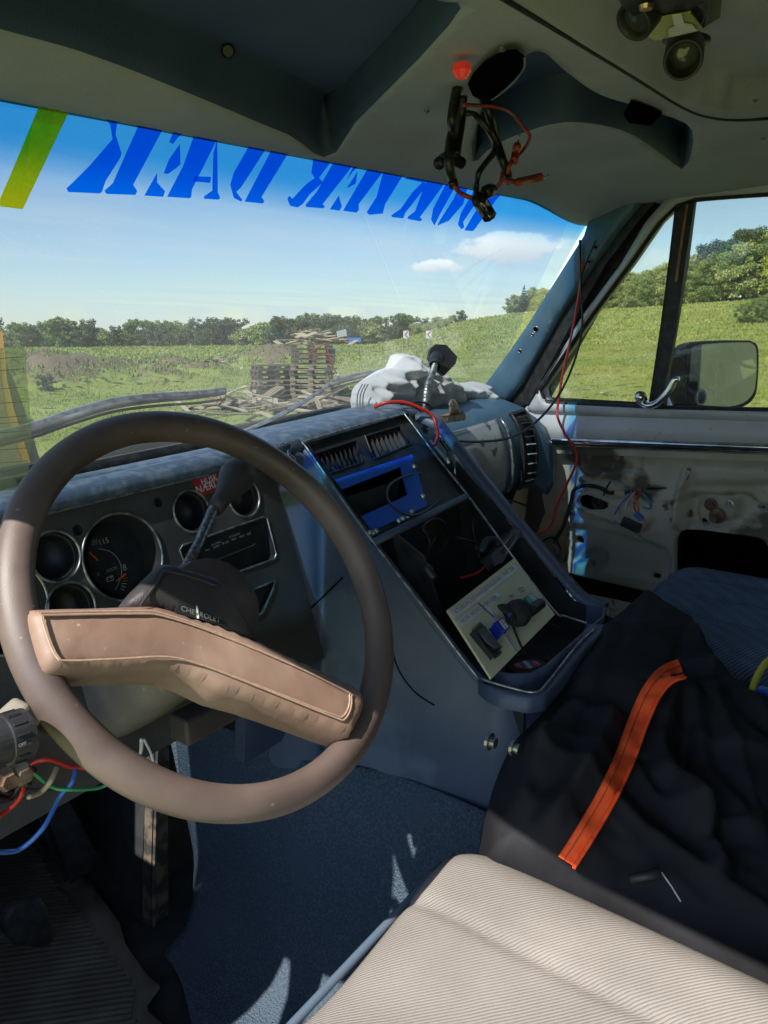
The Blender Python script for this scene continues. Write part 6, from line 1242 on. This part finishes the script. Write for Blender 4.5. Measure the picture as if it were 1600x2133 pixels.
# spot lamps overhead
SPt = thing('roof_lamp_cluster', 'black roof fitting with two swivel spot lamps and a mirrored plate with a painted reflection', 'roof lamp', tuple(PZ(.262).p(1400, 40)))
def rzp(px, py, z): return PZ(z).p(px, py)
pz2 = PZ(.225)
obj('lamp_base', *plate([pz2.p(*q) for q in [(1270, -60), (1290, 10), (1345, 60), (1355, 80), (1368, 86), (1460, 64), (1500, 40), (1510, -60)]], A(0, 0, -1), .06), M['black'], SPt, bevel=.004)
mp2 = PZ(.222); obj('mirror_plate', *plate([mp2.p(*q) for q in [(1347, 75), (1360, 42), (1400, 35), (1438, 28), (1464, 58), (1460, 64), (1365, 85)]], A(0, 0, -1), .002), mat('painted_grass_reflection', (.33, .35, .13), (.38, .39, .16), 8, .35), SPt)  # olive colour stands in for sunlit grass reflected in the plate
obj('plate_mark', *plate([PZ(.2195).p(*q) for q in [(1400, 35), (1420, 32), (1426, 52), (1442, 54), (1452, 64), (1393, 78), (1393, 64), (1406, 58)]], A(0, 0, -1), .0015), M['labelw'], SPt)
obj('side_plate', *plate([mp2.p(*q) for q in [(1440, 20), (1475, 0), (1475, 40), (1466, 60)]], A(0, 0, -1), .003), M['mirror'], SPt)
def spot(pa, pb, za, zb, r):
    a, b = rzp(*pa, za), rzp(*pb, zb); s_ = obj('spot_lamp', *lathe(a, b, [(0, 0), (r*.85, 0), (r, .25), (r, .95), (r*.93, 1), (r*.8, .97), (r*.72, .7)], 28), M['black'], SPt, smooth=True); a2 = a+(b-a)*.72; obj('lens', *lathe(a2, a2+(b-a)*.06, [(r*.74, 0), (r*.5, .6), (0, 1)], 24), M['lens'], s_, smooth=True)
spot((1352, 8), (1318, 50), .236, .219, .0165); spot((1428, 92), (1423, 126), .232, .205, .0175)
obj('lamp_neck', *lathe(rzp(1432, 72, .24), rzp(1428, 92, .232), [(.012, 0), (.022, .3), (.022, .8), (.015, 1), (0, 1)], 20), M['black'], SPt, smooth=True)
c = rzp(1346, 11, .222); obj('brass_screw', *lathe(c, c-A(0, 0, .003), [(.006, 0), (.005, 1), (0, 1)], 12), M['brass'], SPt)
# black jacket with orange zip tape
_a, _b, _c = A(.70, .29, -.615), A(1.155, .173, -.585), A(1.25, .41, -.50); _n = np.cross(_b-_a, _c-_a); JP = Pl(_n, _n@_a)
jo = [(1330, 1252), (1380, 1262), (1440, 1310), (1485, 1385), (1545, 1405), (1585, 1450), (1640, 1500), (1750, 1560), (1800, 2140), (1700, 2092), (1600, 2047), (1330, 1896), (1200, 1830), (1120, 1795), (1070, 1770), (1030, 1740), (1030, 1640), (1055, 1560), (1085, 1500), (1115, 1455), (1165, 1400), (1205, 1335), (1250, 1290), (1290, 1262)]
fj0 = fold(11, .020, 4.6, .42)
JR = [([(1165, 1815), (1262, 1660), (1328, 1505), (1385, 1408), (1440, 1390)], .012, .03), ([(1330, 1270), (1290, 1400), (1180, 1560), (1110, 1700)], .012, .03), ([(1450, 1420), (1440, 1560), (1500, 1700), (1560, 1900)], .016, .022), ([(1370, 1520), (1340, 1640), (1400, 1780)], .014, .015), ([(1560, 1480), (1540, 1600), (1590, 1750)], .012, .02), ([(1060, 1620), (1160, 1640), (1230, 1700)], .010, .012), ([(1050, 1730), (1085, 1640), (1150, 1560)], .010, .012), ([(1120, 1780), (1190, 1690), (1235, 1580)], .010, .010), ([(1240, 1330), (1230, 1420), (1180, 1500)], .010, .012), ([(1400, 1560), (1420, 1660), (1480, 1760)], .010, .009), ([(1340, 1700), (1420, 1790), (1450, 1880)], .010, .009), ([(1290, 1700), (1350, 1760), (1500, 1800)], .008, .012), ([(1420, 1480), (1470, 1500), (1530, 1600)], .010, .012)]
JRu = [(JP.uv(JP.ps(crv(np.array([(x, y, 0) for x, y in p]), 5)[:, :2])), h, w) for p, h, w in JR]
def opend(Q, L):
    best = np.full(len(Q), 1e9)
    for a, b in zip(L[:-1], L[1:]):
        d = b-a; t = np.clip(((Q-a)@d)/max(d@d, 1e-12), 0, 1); best = np.minimum(best, np.hypot(*(Q-(a+t[:, None]*d)).T))
    return best
def fj(uv):
    h = fj0(uv)
    for L, a, w in JRu: h = h+a*1.5*np.clip(1-opend(uv, L)/(w*2.0), 0, 1)
    return h
def hj(uv, d):
    return .052*np.sqrt(np.clip(1-(1-np.clip(d/.10, 0, 1))**2, 0, 1))+1.35*fj(uv)*np.clip(d/.03, 0, 1)
JK = thing('jacket', 'black cloth jacket with a bright orange zip draped over the passenger seat', 'jacket', tuple(JP.p(1300, 1800)))
JO = crv(JP.off(.035).ps(jo), 2, True)-JP.n*.035
_jv = relief(JO, JP, .0048, hj, thick=.05); jb_ = bvh(*_jv)
obj('jacket_cloth', *_jv, M['jacket'], JK, smooth=True)
za = [(1180, 1795), (1217, 1737), (1262, 1660), (1300, 1580), (1328, 1505), (1355, 1445), (1385, 1408), (1420, 1392)]
jout = resamp(JP.uv(JO), .01)
def onj(px, py, o=.004):
    q = drop(jb_, px, py, o); return JP.off(.04).p(px, py) if q is None else q
L_, R_ = [], []
zc = crv(np.array([(x, y, 0) for x, y in za]), 7)[:, :2]; T_ = np.gradient(zc, axis=0); T_ /= np.linalg.norm(T_, axis=1)[:, None]; Nn = np.stack([-T_[:, 1], T_[:, 0]], -1)
g = [[onj(*(q+n_*w), o) for w, o in ((-21, .003), (-19, .010), (-5, .012), (4, .010), (13, .012), (20, .010), (22, .003))] for q, n_ in zip(zc, Nn)]
zp = obj('zip_tape', *grid(g), M['zip'], JK, smooth=True, label='bright orange zip tape')
obj('zip_teeth', *merge(*[box(tuple(onj(*(q+n_*20), .013)), (.0035, .0035, .002)) for q, n_ in zip(crv(np.array([(x, y, 0) for x, y in za]), 26)[:, :2], crv(np.array([(x, y, 0) for x, y in Nn]), 4)[:, :2])]), M['zip'], zp)
obj('stitch_row', *tube([onj(*(q-n_*6), .0125) for q, n_ in zip(zc, Nn)], .0007, 4), mat('dark_orange_thread', (.4, .05, .01), rough=.8), zp)
pt = obj('zip_pull', *tube([onj(1312, 1832, .022), onj(1345, 1826, .022), onj(1378, 1817, .022)], .0055, 8), M['black'], JK, smooth=True); obj('pull_cord', *tube([onj(1378, 1817, .024), onj(1400, 1848, .018), onj(1418, 1878, .012)], .0008, 5), M['whitew'], pt)
# yellow cord at the right edge on the seat
wire('yellow_lanyard', [PZ(-.52).p(1566, 1440), PZ(-.515).p(1575, 1415), PZ(-.51).p(1592, 1385), PZ(-.51).p(1620, 1360)], .005, 'amber', 'yellow lanyard cord lying on the navy passenger seat at the picture edge', 'lanyard')
c = PZ(-.52).p(1592, 1442); obj('blue_buckle', *box(tuple(c), (.018, .02, .012)), M['bluepl'], label='blue buckle beside the yellow cord on the passenger seat', cat='buckle', bevel=.004)
# ------------------------------------------------------------------ move everything of the van into the world
bpy.context.view_layer.update()
for o in VEH: o.matrix_world = MV @ o.matrix_world
bpy.context.view_layer.update()
